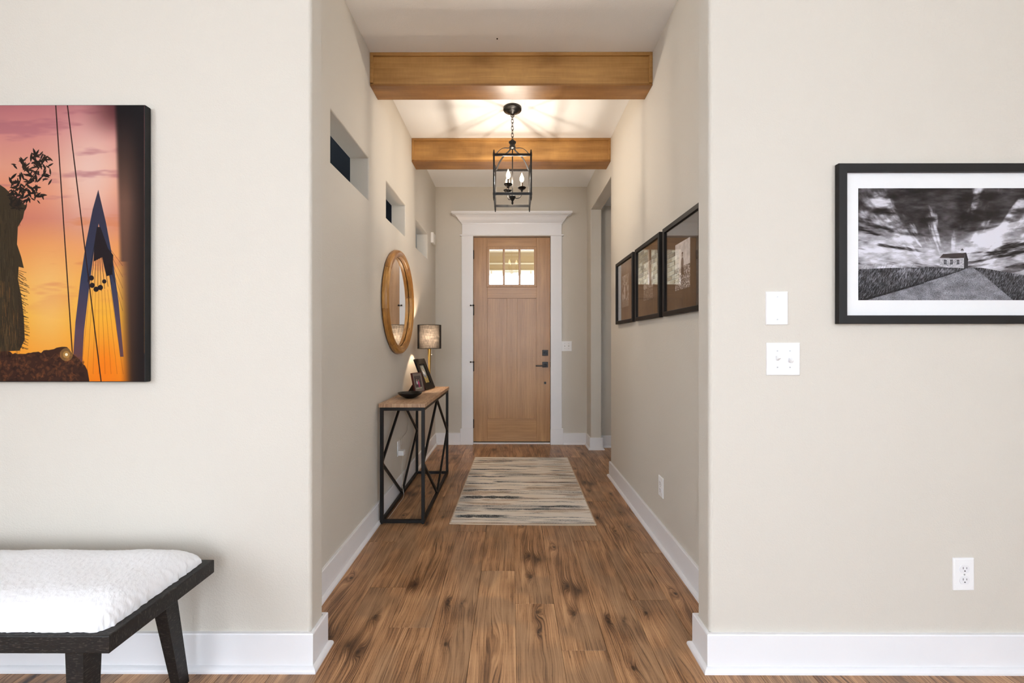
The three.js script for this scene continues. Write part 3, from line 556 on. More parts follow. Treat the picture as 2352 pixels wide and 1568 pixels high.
// ------------------------------------------------------------------ front door and its casing
{
  const door = structGroup('door_1'); door.userData.label = 'tall honey-brown front door with three small panes near its top'; door.userData.category = 'door';
  const Z = 5.022, T = 0.045, x0 = DX0, x1 = DX1, yb = 0.022, yt = DTOP;
  const sx = (px) => (px - 1174) / 193.1, sy = (py) => 1.2 - (py - 786) / 193.1;
  const V = (g) => metreUV(g, 1), Hh = (g) => metreUV(g, 1, true);
  const pL0 = sx(1119.5), pL1 = sx(1164), pR0 = sx(1188), pR1 = sx(1232), liteT = sy(568), liteB = sy(658.5), panT = sy(685), panB = sy(961), railB = sy(1012);
  part('stile', V(rboxAt(x0, pL0, yb, yt, Z, Z + T, 0.002)), M.door, door);
  part('stile', V(rboxAt(pR1, x1, yb, yt, Z, Z + T, 0.002)), M.door, door);
  part('top_rail', Hh(rboxAt(pL0, pR1, liteT, yt, Z, Z + T, 0.002)), M.door, door);
  part('lock_rail', Hh(rboxAt(pL0, pR1, panT, liteB, Z, Z + T, 0.002)), M.door, door);
  part('bottom_rail', Hh(rboxAt(pL0, pR1, yb, panB, Z, Z + T, 0.002)), M.door, door);
  part('mullion', V(rboxAt(pL1, pR0, panB, panT, Z, Z + T, 0.002)), M.door, door);
  for (const [a, b] of [[pL0, pL1], [pR0, pR1]]) part('panel', V(boxAt(a - 0.004, b + 0.004, panB - 0.004, panT + 0.004, Z + 0.009, Z + T - 0.009)), M.door, door);
  // lite: moulded frame, two muntins, three panes
  const lx0 = sx(1117.5), lx1 = sx(1233), fw = 0.032;
  part('lite_frame', V(slabFrame('z', lx0, lx1, liteB - 0.004, liteT + 0.006, fw, Z - 0.008, Z + T + 0.008, 0.005)), M.door, door);
  const m0 = sx(1157.2), m1 = sx(1193.3);
  for (const m of [m0, m1]) part('muntin', V(rboxAt(m - 0.012, m + 0.012, liteB + fw - 0.008, liteT - fw + 0.004, Z - 0.004, Z + T + 0.004, 0.005)), M.door, door);
  for (const [a, b] of [[lx0 + fw, m0 - 0.012], [m0 + 0.012, m1 - 0.012], [m1 + 0.012, lx1 - fw]]) part('pane', boxAt(a - 0.004, b + 0.004, liteB + fw - 0.01, liteT - fw + 0.006, Z + 0.019, Z + 0.026), M.glass, door);
  // hardware
  const hx = sx(1252);
  const db = part('deadbolt', rboxAt(hx - 0.034, hx + 0.034, sy(816.5), sy(803.5), Z - 0.012, Z, 0.004), M.black, door);
  part('thumb_turn', rboxAt(hx - 0.02, hx + 0.02, sy(810) - 0.009, sy(810) + 0.009, Z - 0.03, Z - 0.012, 0.004), M.black, db);
  const ro = part('handle_rosette', rboxAt(hx - 0.034, hx + 0.034, sy(843.5), sy(830.5), Z - 0.012, Z, 0.004), M.black, door);
  part('lever', merge([rboxAt(hx - 0.012, hx + 0.012, sy(837) - 0.011, sy(837) + 0.011, Z - 0.05, Z - 0.012, 0.005), rboxAt(hx - 0.115, hx + 0.012, sy(839.3) - 0.008, sy(839.3) + 0.008, Z - 0.06, Z - 0.046, 0.005)]), M.black, ro);
  part('viewer_cap', new THREE.CylinderGeometry(0.013, 0.015, 0.012, 20).rotateX(Math.PI / 2).translate(hx, sy(879), -(Z - 0.005)), M.black, door);
  part('strike_plate', rboxAt(x1 + 0.001, x1 + 0.012, sy(843), sy(831), Z - 0.016, Z + 0.02, 0.003), M.black, door);
  for (const [yp, stop] of [[585, 0], [714, 1], [842, 1], [972, 0]]) {
    const h = part('hinge', new THREE.CylinderGeometry(0.011, 0.011, 0.104, 12).translate(x0 - 0.002, sy(yp), -(Z - 0.011)), M.black, door);
    if (stop) part('hinge_pin_stop', merge([new THREE.CylinderGeometry(0.004, 0.004, 0.034, 8).rotateZ(Math.PI / 2).translate(x0 - 0.012, sy(yp) + 0.06, -(DW - 0.035)), new THREE.CylinderGeometry(0.005, 0.005, 0.07, 8).rotateX(Math.PI / 2).translate(x0 + 0.004, sy(yp) + 0.06, -(DW - 0.002)), new THREE.SphereGeometry(0.0095, 10, 8).translate(x0 - 0.026, sy(yp) + 0.06, -(DW - 0.035)), new THREE.SphereGeometry(0.011, 10, 8).translate(x0 + 0.008, sy(yp) + 0.06, -(DW - 0.035))]), M.black, h);
  }
  part('sweep_strip', boxAt(x0, x1, 0.012, 0.024, Z + 0.002, Z + T - 0.002), M.blackMatte, door);

  const c = structGroup('trim_1');
  const cx = (px) => (px - 1174) / 196, cy = (py) => 1.2 - (py - 786) / 196, FZ = DW - 0.02;
  const jL = DX0 - 0.004, jR = DX1 + 0.004;
  part('side_casing', rboxAt(cx(1060), jL + 0.006, 0.17, cy(541), FZ, DW, 0.003), M.trim, c);
  part('side_casing', rboxAt(jR - 0.004, cx(1290.5), 0.17, cy(541), FZ, DW, 0.003), M.trim, c);
  part('plinth_block', rboxAt(cx(1057), jL + 0.008, 0, cy(984), FZ - 0.008, DW, 0.003), M.trim, c);
  part('plinth_block', rboxAt(jR - 0.006, cx(1293.5), 0, cy(984), FZ - 0.008, DW, 0.003), M.trim, c);
  part('fillet', rboxAt(cx(1056), cx(1295), cy(541.5), cy(538), FZ - 0.012, DW, 0.006, 3), M.trim, c);
  part('frieze_board', rboxAt(cx(1061), cx(1290), cy(538), cy(498), FZ, DW, 0.002), M.trim, c);
  const yA = cy(514), prof = [[0, yA], [0.006, yA], [0.008, yA + 0.012], [0.02, yA + 0.022], [0.036, yA + 0.04], [0.052, yA + 0.066], [0.07, yA + 0.084], [0.098, yA + 0.094], [0.098, yA + 0.1], [0, yA + 0.1]];
  part('crown_moulding', sweep([[cx(1061), DW], [cx(1061), FZ], [cx(1290), FZ], [cx(1290), DW]], prof, -1), M.trim, c);
  part('cap_board', rboxAt(cx(1061) - 0.113, cx(1290) + 0.113, yA + 0.098, yA + 0.122, FZ - 0.11, DW, 0.004), M.trim, c);
  part('door_jamb', merge([boxAt(DX0 - 0.035, jL, 0, DTOP + 0.004, DW - 0.004, DW + 0.14), boxAt(jR, DX1 + 0.035, 0, DTOP + 0.004, DW - 0.004, DW + 0.14), boxAt(DX0 - 0.035, DX1 + 0.035, DTOP + 0.004, DTOP + 0.035, DW - 0.004, DW + 0.14)]), M.trim, c);
  part('door_stop', merge([boxAt(jL, jL + 0.012, 0, DTOP - 0.008, 5.069, DW + 0.14), boxAt(jR - 0.012, jR, 0, DTOP - 0.008, 5.069, DW + 0.14), boxAt(jL, jR, DTOP - 0.008, DTOP + 0.004, 5.069, DW + 0.14)]), M.trim, c);
  part('threshold', rboxAt(jL, jR, 0, 0.012, 4.985, DW + 0.14, 0.003), M.trim, c);
}

// ------------------------------------------------------------------ ceiling beams
function beam(label, Da, Db) {
  const t = thing('ceiling_beam', label, 'beam', [0, 2.82, Da], 0), w = HW, h = CH - 2.82, d = Db - Da;
  const uv = (g) => metreUV(g, 1);
  const B = (x0, x1, y0, y1, a, b, r = 0.002) => { const g = uv(rboxAt(x0, x1, y0, y1, a, b, r)); const q = g.attributes.uv; for (let i = 0; i < q.count; i++) q.setXY(i, q.getX(i) * 0.5 + Da * 0.37, q.getY(i) * 2 + Da); return g; };
  part('front_panel', B(-w, w, 0.012, h, 0.008, 0.022), M.beam, t);
  part('back_panel', B(-w, w, 0.012, h, d - 0.022, d - 0.008), M.beam, t);
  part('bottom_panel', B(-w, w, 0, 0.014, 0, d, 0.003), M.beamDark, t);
  for (const [a, b] of [[-0.004, 0.01], [d - 0.01, d + 0.004]]) {
    part('top_moulding', B(-w, w, h - 0.022, h, a, b, 0.004), M.beam, t);
    part('end_moulding', B(-w, -w + 0.02, 0.016, h - 0.02, a, b, 0.004), M.beam, t);
    part('end_moulding', B(w - 0.02, w, 0.016, h - 0.02, a, b, 0.004), M.beam, t);
  }
}
beam('stained wooden ceiling beam nearer the living room, in front of the black lantern', 2.665, 2.822);
beam('stained wooden ceiling beam behind the black lantern, nearer the front door', 3.785, 3.96);

// ------------------------------------------------------------------ lantern pendant
{
  const t = thing('pendant_lantern', 'black open-cage lantern with candle bulbs hanging from the hall ceiling', 'pendant light', [0.01, CH, 3.3]);
  const Y = (y) => y - CH;
  part('canopy', lathe([[0, 0], [0.07, 0], [0.0715, -0.004], [0.0715, -0.015], [0.068, -0.02], [0.052, -0.023], [0.046, -0.03], [0.034, -0.038], [0.02, -0.042], [0.014, -0.05], [0, -0.052]], 40), M.black, t);
  part('canopy_loop', new THREE.TorusGeometry(0.012, 0.003, 8, 20).translate(0, -0.06, 0), M.black, t);
  const link = (w, l) => tube([[-w, -l, 0], [-w, l, 0], [-w * 0.6, l + w * 0.8, 0], [0, l + w, 0], [w * 0.6, l + w * 0.8, 0], [w, l, 0], [w, -l, 0], [w * 0.6, -l - w * 0.8, 0], [0, -l - w, 0], [-w * 0.6, -l - w * 0.8, 0]], 0.0022, 36, true, 6);
  const lg = link(0.0075, 0.0105), n = 7, top = Y(2.955), bot = Y(2.79);
  for (let i = 0; i < n; i++) { const m = part('chain_link', lg, M.black, t); m.position.y = top + (bot - top) * i / (n - 1); m.rotation.y = i % 2 ? 0.45 : 0.45 + Math.PI / 2; }
  part('hub_loop', new THREE.TorusGeometry(0.011, 0.003, 8, 20).translate(0, Y(2.773), 0), M.black, t);
  part('hub', lathe([[0, Y(2.766)], [0.022, Y(2.766)], [0.029, Y(2.765)], [0.028, Y(2.757)], [0.021, Y(2.748)], [0.02, Y(2.738)], [0.024, Y(2.728)], [0.026, Y(2.722)], [0.024, Y(2.716)], [0.012, Y(2.708)], [0, Y(2.706)]], 28), M.black, t);
  const hw = 0.139, ytop = 2.602, ybot = 2.311;
  // four ogee straps from the hub to the corners of the cage
  const curve = new THREE.CatmullRomCurve3([[0.018, 2.745], [0.022, 2.722], [0.031, 2.709], [0.05, 2.701], [0.082, 2.692], [0.12, 2.672], [0.157, 2.638], [0.175, 2.612], [0.186, 2.597]].map(([r, y]) => new THREE.Vector3(r, Y(y), 0)));
  const pts = curve.getPoints(28), ribbon = () => {
    const pos = [], w = 0.0065, th = 0.0016, ring = pts.map((p, i) => { const a = pts[Math.max(0, i - 1)], b = pts[Math.min(pts.length - 1, i + 1)], tx = b.x - a.x, ty = b.y - a.y, l = Math.hypot(tx, ty), nx = -ty / l, ny = tx / l; return [[p.x + nx * th, p.y + ny * th, w], [p.x + nx * th, p.y + ny * th, -w], [p.x - nx * th, p.y - ny * th, -w], [p.x - nx * th, p.y - ny * th, w]]; });
    for (let i = 0; i < ring.length - 1; i++) for (let k = 0; k < 4; k++) { const j = (k + 1) % 4; pos.push(...ring[i][k], ...ring[i][j], ...ring[i + 1][j], ...ring[i][k], ...ring[i + 1][j], ...ring[i + 1][k]); }
    const g = new THREE.BufferGeometry(); g.setAttribute('position', new THREE.Float32BufferAttribute(pos, 3)); g.computeVertexNormals(); return g;
  };
  const rg = ribbon();
  for (let k = 0; k < 4; k++) { const m = part('strap', rg, M.black, t); m.rotation.y = Math.PI / 4 + k * Math.PI / 2; }
  const post = merge([new RoundedBoxGeometry(0.013, 0.342, 0.013, 1, 0.0015).translate(0, Y(2.452), 0), new THREE.CylinderGeometry(0.004, 0.0065, 0.018, 10).translate(0, Y(2.632), 0), new THREE.CylinderGeometry(0.0065, 0.004, 0.02, 10).translate(0, Y(2.272), 0)]);
  for (const [a, b] of [[-1, -1], [1, -1], [1, 1], [-1, 1]]) { const m = part('corner_post', post, M.black, t); m.position.set(a * hw, 0, b * hw); }
  for (const [y, nm] of [[ytop, 'top_bar'], [ybot, 'bottom_bar']]) for (let k = 0; k < 4; k++) {
    const m = part(nm, new RoundedBoxGeometry(2 * hw + 0.016, 0.019, 0.008, 1, 0.001).translate(0, Y(y), hw + 0.003), M.black, t); m.rotation.y = k * Math.PI / 2;
  }
  part('centre_rod', new THREE.CylinderGeometry(0.0045, 0.0045, 0.36, 12).translate(0, Y(2.53), 0), M.black, t);
  part('finial', lathe([[0, Y(2.275)], [0.005, Y(2.278)], [0.009, Y(2.288)], [0.006, Y(2.298)], [0.008, Y(2.304)], [0.02, Y(2.322)], [0.026, Y(2.334)], [0.024, Y(2.342)], [0.01, Y(2.35)], [0.008, Y(2.368)], [0, Y(2.37)]], 24), M.black, t);
  for (const a of [116, -4, 239]) {
    const r = 0.074, x = r * Math.cos(a * Math.PI / 180), z = r * Math.sin(a * Math.PI / 180), q = (f, y) => [x * f, Y(y), z * f];
    part('candle_arm', tube([q(0.12, 2.335), q(0.45, 2.325), q(0.8, 2.335), q(0.98, 2.365), q(1, 2.395)], 0.0035, 24), M.black, t);
    const cup = part('candle_cup', lathe([[0.004, -0.022], [0.01, -0.017], [0.007, -0.011], [0.012, -0.007], [0.026, 0.001], [0.032, 0.008], [0.0335, 0.0105], [0.031, 0.0105], [0.02, 0.006], [0.0, 0.005]], 24), M.black, t); cup.position.set(x, Y(2.4), z);
    part('candle_sleeve', new THREE.CylinderGeometry(0.0075, 0.0075, 0.045, 16).translate(0, 0.028, 0), M.sleeve, cup);
    const b = part('bulb', lathe([[0.0, 0.047], [0.006, 0.047], [0.008, 0.055], [0.0155, 0.066], [0.017, 0.077], [0.0145, 0.092], [0.007, 0.11], [0.002, 0.124], [0, 0.127]], 20), M.bulb, cup);
    b.castShadow = false;
    const l = new THREE.PointLight(new THREE.Color(...PENDANT_COLOR), PENDANT); l.position.set(x, Y(2.48), z); l.castShadow = true; l.shadow.radius = 0.5; t.add(l);
  }
}

// ------------------------------------------------------------------ console table
{
  const t = thing('console_table', 'narrow console table with light wood top on black diamond-braced steel legs', 'console table', [-0.72, 0, 3.32]);
  const hx = 0.148, hd = 0.5345, yt = 0.77, s = 0.022, P = (x, y, d) => [x, y, -d];
  const g = metreUV(rboxAt(-hx - 0.006, hx + 0.006, yt, 0.796, -hd - 0.006, hd + 0.006, 0.003)); { const q = g.attributes.uv, nn = g.attributes.normal; for (let i = 0; i < q.count; i++) q.setXY(i, q.getX(i) * 2, q.getY(i) * 1.2); }
  part('table_top', g, M.mango, t);
  const a = hx - s / 2, b = hd - s / 2;
  for (const [x, d] of [[-a, -b], [a, -b], [-a, b], [a, b]]) part('leg', bar(P(x, 0.004, d), P(x, yt, d), s, s, [1, 0, 0]), M.steel, t);
  for (const [x, d] of [[-a, -b], [a, -b], [-a, b], [a, b]]) part('foot', new THREE.CylinderGeometry(0.008, 0.009, 0.006, 12).translate(x, 0.003, -d), M.blackMatte, t);
  for (const y of [0.017, yt - s / 2]) {
    for (const d of [-b, b]) part('end_rail', bar(P(-a, y, d), P(a, y, d), s * 0.98, s * 0.98, [0, 1, 0]), M.steel, t);
    for (const x of [-a, a]) part('side_rail', bar(P(x, y, -b), P(x, y, b), s * 0.98, s * 0.98, [0, 1, 0]), M.steel, t);
  }
  const ym = 0.4;
  for (const x of [-a, a]) for (const d of [-b, b]) { part('diagonal_brace', bar(P(x, ym, d), P(x, yt - 0.02, 0), 0.016, 0.016, [1, 0, 0]), M.steel, t); part('diagonal_brace', bar(P(x, ym, d), P(x, 0.02, 0), 0.016, 0.016, [1, 0, 0]), M.steel, t); }
}
const TT = 0.796;
// bowl
{
  const b = part('bowl', lathe([[0, 0.006], [0.03, 0.006], [0.05, 0.012], [0.078, 0.03], [0.086, 0.04], [0.088, 0.0405], [0.0875, 0.038], [0.076, 0.024], [0.05, 0.008], [0.035, 0.003], [0.034, 0], [0, 0]], 48), M.bowl, scene);
  b.position.set(-0.736, TT, -3.07); tag(b, 'shallow black footed bowl on the near end of the console table', 'bowl');
}
// standing picture frames on the table
function standing(name, label, [x, D], yaw, lean, w, h, bw, th, edgeMat, faceMat, photoW, photoH, photoDy, tx) {
  const t = thing(name, label, 'picture frame', [x, TT, D], yaw);
  const put = (nm, g, m, p = t) => part(nm, g.applyMatrix4(new THREE.Matrix4().makeRotationX(-lean)).translate(0, 0.002 + 0 * th, 0), m, p);
  const y0 = h / 2;
  put('frame', frameGeo(w, h, bw, th, 0.0015).translate(0, y0, 0), edgeMat);
  put('mat_board', frameGeo(w - 2 * bw + 0.004, h - 2 * bw + 0.004, 0.0 + (w - 2 * bw + 0.004 - photoW) / 2, 0.003, 0.0006).scale(1, 1, 1).translate(0, y0 + 0, th - 0.008), faceMat);
  put('photo', slabXY(photoW + 0.002, Math.max(photoH, h - 2 * bw - (w - 2 * bw - photoW)) + 0.002, th - 0.0095, th - 0.0085).translate(0, y0 + photoDy, 0), std({ map: tx, roughness: 0.35 }));
  put('back_board', slabXY(w - 0.01, h - 0.01, 0.001, 0.003).translate(0, y0, 0), M.blackMatte);
  const top = new THREE.Vector3(0, h * 0.62, 0).applyAxisAngle(new THREE.Vector3(1, 0, 0), -lean);
  part('easel_back', (() => { const s = new THREE.Shape([[-0.045, 0], [0.045, 0], [0.026, 1], [-0.026, 1]].map(([a, b]) => new THREE.Vector2(a, b * Math.hypot(top.y - 0.003, top.z + 0.075)))); const g = new THREE.ExtrudeGeometry(s, { depth: 0.003, bevelEnabled: false }); const ang = Math.atan2(top.z + 0.075, top.y - 0.003); return g.rotateX(ang).translate(0, 0.003, -0.078); })(), M.blackMatte, t);
  return t;
}
standing('picture_frame', 'larger leaning black picture frame beside the brass lamp on the console', [-0.705, 3.63], Math.PI / 2 - 0.21, 0.38, 0.2, 0.275, 0.05, 0.016, M.frameBlack, M.frameBlack, 0.084, 0.15, 0, snapTex[3]);
standing('picture_frame', 'small taupe picture frame with dark red edge on the console', [-0.742, 3.4], Math.PI / 2 - 0.34, 0.22, 0.146, 0.16, 0.006, 0.016, M.redEdge, M.taupe, 0.092, 0.1, 0, snapTex[4]);
// lamp
{
  const t = thing('table_lamp', 'brass table lamp with dark linen drum shade on the console', 'lamp', [-0.735, TT, 3.795]);
  part('base', lathe([[0, 0], [0.05, 0], [0.05, 0.012], [0.047, 0.015], [0.03, 0.018], [0.024, 0.026], [0.012, 0.034], [0, 0.036]], 40), M.brass, t);
  part('stem', lathe([[0.0065, 0.03], [0.007, 0.06], [0.0145, 0.38], [0.0145, 0.39], [0, 0.392]], 28), M.brass, t);
  const sh = part('lamp_shade', lathe([[0.104, 0.348], [0.1035, 0.56]], 64), M.linen, t);
  { const th = new THREE.BoxGeometry(0.00055, 0.211, 0.00055).translate(0, 0.454, 0.1046), all = []; for (let k = 0; k < 420; k++) all.push(th.clone().rotateY(k * Math.PI * 2 / 420)); part('warp_threads', merge(all), M.shadeRim, sh).userData.kind = 'stuff'; }
  part('shade_trim', new THREE.TorusGeometry(0.104, 0.0022, 8, 64).rotateX(Math.PI / 2).translate(0, 0.349, 0), M.shadeRim, sh);
  part('shade_trim', new THREE.TorusGeometry(0.1035, 0.0022, 8, 64).rotateX(Math.PI / 2).translate(0, 0.559, 0), M.shadeRim, sh);
  part('shade_spider', merge([0, 1, 2].map((k) => new THREE.CylinderGeometry(0.0015, 0.0015, 0.1, 6).rotateZ(Math.PI / 2).translate(0.052, 0.4, 0).rotateY(k * 2.094))), M.brass, t);
  part('socket', lathe([[0, 0.392], [0.013, 0.392], [0.013, 0.43], [0, 0.43]], 20), M.brass, t);
  const b = part('bulb', new THREE.SphereGeometry(0.025, 20, 14).scale(1, 1.15, 1).translate(0, 0.458, 0), M.lampBulb, t); b.castShadow = false;
  const l = new THREE.PointLight(new THREE.Color(...LAMP_COLOR), LAMP); l.position.set(0, 0.458, 0); l.castShadow = true; t.add(l);
  part('power_cord', tube([[-0.048, 0.006, 0.0], [-0.09, 0.005, 0.015], [-0.13, 0.004, 0.03], [-0.146, 0.003, 0.034]], 0.0022, 24), M.cord, t);
  part('pull_chain', merge([new THREE.CylinderGeometry(0.0012, 0.0012, 0.1, 6).translate(0.022, 0.345, 0.012), new THREE.SphereGeometry(0.006, 12, 10).translate(0.022, 0.292, 0.012)]), M.plate, t);
}
// ------------------------------------------------------------------ round mirror
{
  const t = thing('wall_mirror', 'round mirror in a thick honey-brown wooden frame above the console', 'mirror', [-HW, 1.51, 3.28], Math.PI / 2);
  const R = 0.3985, prof = [[0.346, 0.0165], [0.3465, 0.036], [0.3485, 0.0425], [0.352, 0.0445], [0.3538, 0.0425], [0.3545, 0.0408], [0.3552, 0.0435], [0.3585, 0.047], [0.3622, 0.0465], [0.3634, 0.0442], [0.3646, 0.0472], [0.368, 0.0502], [0.372, 0.0497], [0.3732, 0.0472], [0.3744, 0.0497], [0.378, 0.0512], [0.384, 0.0498], [0.391, 0.045], [0.396, 0.037], [R, 0.026], [0.3982, 0.012], [0.3955, 0.007], [0.35, 0.006]];
  const n = 8;
  for (let k = 0; k < n; k++) {
    const g = new THREE.LatheGeometry(prof.map(([r, d]) => new THREE.Vector2(r, d)), 18, k * 2 * Math.PI / n + 0.2, 2 * Math.PI / n - 0.004).rotateX(Math.PI / 2);
    const q = g.attributes.uv; for (let i = 0; i < q.count; i++) q.setXY(i, q.getX(i) * 0.12 + k * 0.37, q.getY(i));
    part('frame_segment', g, k % 2 ? M.honey : M.honey2, t);
  }
  part('backing', new THREE.CylinderGeometry(0.38, 0.38, 0.008, 64).rotateX(Math.PI / 2).translate(0, 0, 0.0045), M.groove, t);
  part('mirror_glass', new THREE.CylinderGeometry(0.346, 0.346, 0.004, 96).rotateX(Math.PI / 2).translate(0, 0, 0.0115), M.mirror, t);
}
// ------------------------------------------------------------------ rug
{
  const w = 0.965, l = 1.62, th = 0.007, g = new THREE.BoxGeometry(w, th, l, 24, 1, 40), p = g.attributes.position;
  for (let i = 0; i < p.count; i++) { const x = p.getX(i) / w, z = p.getZ(i) / l; let y = p.getY(i) + th / 2; const near = sstep(0.46, 0.5, z); y += 0.006 * near * (Math.abs(x) * 1.6) ** 3 * (y > 0.001 || true ? 1 : 0); p.setY(i, y); }
  g.computeVertexNormals();
  const r = part('rug', g, [M.rugSide, M.rugSide, M.rug, M.rugSide, M.rugSide, M.rugSide], scene);
  r.position.set(0.09, 0.0005, -3.581); r.rotation.y = -0.0176; tag(r, 'cream rug with charcoal and tan streaks on the hall floor', 'rug');
}
// ------------------------------------------------------------------ three framed photographs on the right hall wall
function hallFrame(label, Dc, tx) {
  const t = thing('framed_photograph', label, 'framed photograph', [HW, 1.598, Dc], -Math.PI / 2, undefined);
  const w = 0.49, h = 0.5, bw = 0.026;
  part('frame', frameGeo(w, h, bw, 0.025, 0.002), M.frameBlack, t);
  part('mat_board', slabXY(w - 0.03, h - 0.03, 0.006, 0.0085), M.matDark, t);
  part('photo', slabXY(0.187, 0.245, 0.0085, 0.0095), std({ map: tx, roughness: 0.6 }), t);
  part('glass', slabXY(w - 2 * bw + 0.006, h - 2 * bw + 0.006, 0.014, 0.0165), M.glass, t);
}
hallFrame('black square framed photograph nearest the front door, on the right hall wall', 3.269, snapTex[1]);
hallFrame('middle one of three black square framed photographs on the right hall wall', 2.723, snapTex[2]);
hallFrame('black square framed photograph nearest the living room, partly cut off by the wall corner', 2.18, snapTex[0]);

// ------------------------------------------------------------------ near-wall pictures
{
  const w = 0.76, h = 1.006, t = thing('canvas_print', 'unframed canvas print of an orange sunset with a bridge pylon on left wall', 'canvas print', [-1.327 - w / 2 + 0.0, 1.559, D0]);
  part('stretched_canvas', new RoundedBoxGeometry(w, h, 0.026, 3, 0.004).translate(0, 0, 0.014), M.canvasEdge, t);
  part('print', slabXY(w - 0.006, h - 0.006, 0.0262, 0.0275), phy({ map: sunsetTex, color: S(224, 218, 214), roughness: 0.85, specularIntensity: 0.35 }), t);
}
{
  const t = thing('framed_picture', 'wide black framed picture of a cloudy prairie schoolhouse on right wall', 'framed picture', [1.189 + 0.46, 1.5585, D0]), w = 0.92, h = 0.582, bw = 0.0305;
  part('frame', frameGeo(w, h, bw, 0.021, 0.002), M.frameBlack, t);
  part('mat_board', slabXY(w - 0.04, h - 0.04, 0.004, 0.007), M.mat, t);
  part('print', slabXY(w - 2 * bw - 0.1, 0.409, 0.007, 0.0078), phy({ map: fieldTex, color: S(232, 230, 232), roughness: 0.8, specularIntensity: 0.2 }), t);
  part('glass', slabXY(w - 2 * bw + 0.006, h - 2 * bw + 0.006, 0.012, 0.014), M.coatedGlass, t);
}
// ------------------------------------------------------------------ switches and outlets. built facing +z at the origin
function plateGeo(w, h) {
  const s = new THREE.Shape(rect(-w / 2, w / 2, -h / 2, h / 2).map((p) => new THREE.Vector2(...p)));
  return new THREE.ExtrudeGeometry(s, { depth: 0.0015, bevelEnabled: true, bevelSize: 0.005, bevelThickness: 0.0045, bevelOffset: -0.005, bevelSegments: 4 }).translate(0, 0, 0);
}
const screwAt = (x, y) => new THREE.CylinderGeometry(0.003, 0.003, 0.0012, 10).rotateX(Math.PI / 2).translate(x, y, 0.0062);
function outlet(label, pos, turn) {
  const t = thing('power_outlet', label, 'power outlet', pos, turn);
  part('cover_plate', plateGeo(0.0755, 0.119), M.plate, t);
  for (const y of [0.0205, -0.0205]) {
    const s = new THREE.Shape(); const r = 0.0175; s.absarc(0, 0, r, -0.8, 0.8); s.absarc(0, 0, r, Math.PI - 0.8, Math.PI + 0.8); s.closePath();
    const o = part('receptacle', new THREE.ExtrudeGeometry(new THREE.Shape([...roundCorner(0, 0, 0.0178, -0.88, 0.88, 8), ...roundCorner(0, 0, 0.0178, Math.PI - 0.88, Math.PI + 0.88, 8)].map(([a, b]) => new THREE.Vector2(a, b))), { depth: 0.002, bevelEnabled: true, bevelSize: 0.0006, bevelThickness: 0.0006, bevelSegments: 2 }).translate(0, y, 0.0052), M.plateWarm, t);
    part('slots', merge([slabXY(0.0018, 0.008, 0.0076, 0.0081).translate(-0.0063, y + 0.004, 0), slabXY(0.0018, 0.0065, 0.0076, 0.0081).translate(0.0063, y + 0.004, 0), new THREE.CylinderGeometry(0.0024, 0.0024, 0.0005, 12).rotateX(Math.PI / 2).translate(0, y - 0.0065, 0.0079)]), M.slot, o);
  }
  part('screw', screwAt(0, 0), M.screw, t);
  return t;
}
function toggles(label, pos, turn, ups) {
  const t = thing('light_switch', label, 'light switch', pos, turn), n = ups.length;
  part('cover_plate', plateGeo(0.076 + 0.046 * (n - 1), 0.12), M.plate, t);
  ups.forEach((up, i) => {
    const x = (i - (n - 1) / 2) * 0.046;
    const k = part('toggle_bezel', frameGeo(0.0125, 0.026, 0.0012, 0.002, 0.0004).translate(x, 0, 0.0052), M.plateWarm, t);
    part('toggle', new RoundedBoxGeometry(0.009, 0.012, 0.02, 2, 0.002).rotateX(up ? -0.5 : 0.5).translate(x, up ? 0.004 : -0.004, 0.012), M.plate, k);
    for (const y of [0.03, -0.03]) part('screw', screwAt(x, y), M.screw, t);
  });
}
{
  const b = thing('blank_wall_plate', 'blank white wall plate above the double light switch', 'wall plate', [0.9752, 1.325, D0]);
  part('cover_plate', plateGeo(0.08, 0.1225), M.plate, b); for (const y of [0.0415, -0.0415]) part('screw', screwAt(0, y), M.screw, b);
}
toggles('white double light switch on the right wall below the blank plate', [0.998, 1.1385, D0], 0, [true, false]);
toggles('white double light switch beside the front door casing', [0.654, 1.156, DW], 0, [true, true]);
outlet('white power outlet low on the near right wall', [1.658, 0.351, D0], 0);
outlet('white power outlet low on the right hall wall', [HW, 0.344, 2.51], -Math.PI / 2);
outlet('white power outlet holding a charger under the console table', [-HW, 0.364, 3.34], Math.PI / 2);
{
  const t = thing('charger', 'small white plug-in charger with cable under the console table', 'charger', [-HW + 0.0085, 0.335, 3.315], Math.PI / 2);
  part('charger_body', new RoundedBoxGeometry(0.048, 0.04, 0.046, 3, 0.004).translate(0, 0, 0.023), M.plate, t);
  part('cable', tube([[0, -0.018, 0.03], [0.0, -0.06, 0.03], [-0.01, -0.16, 0.03], [-0.02, -0.26, 0.036], [-0.04, -0.32, 0.05], [-0.2, -0.331, 0.05], [-0.5, -0.331, 0.045]], 0.0022, 60), M.cord, t);
  const c = part('lamp_cord', tube([[-0.8835, TT + 0.004, -3.76], [-0.884, TT - 0.04, -3.72], [-0.884, 0.6, -3.66], [-0.884, 0.45, -3.58], [-0.884, 0.43, -3.46], [-0.88, 0.41, -3.37], [-0.872, 0.388, -3.345]], 0.0025, 70), M.cord, scene);
  tag(c, 'pale lamp cord running down behind the console table to the outlet', 'cord');
}
{
  const t = thing('door_chime', 'small white chime box high on the left hall wall near the corner', 'door chime', [-HW, 2.365, 4.745], Math.PI / 2);
  part('chime_cover', new RoundedBoxGeometry(0.13, 0.115, 0.03, 3, 0.004).translate(0, 0, 0.015), M.plate, t);
}
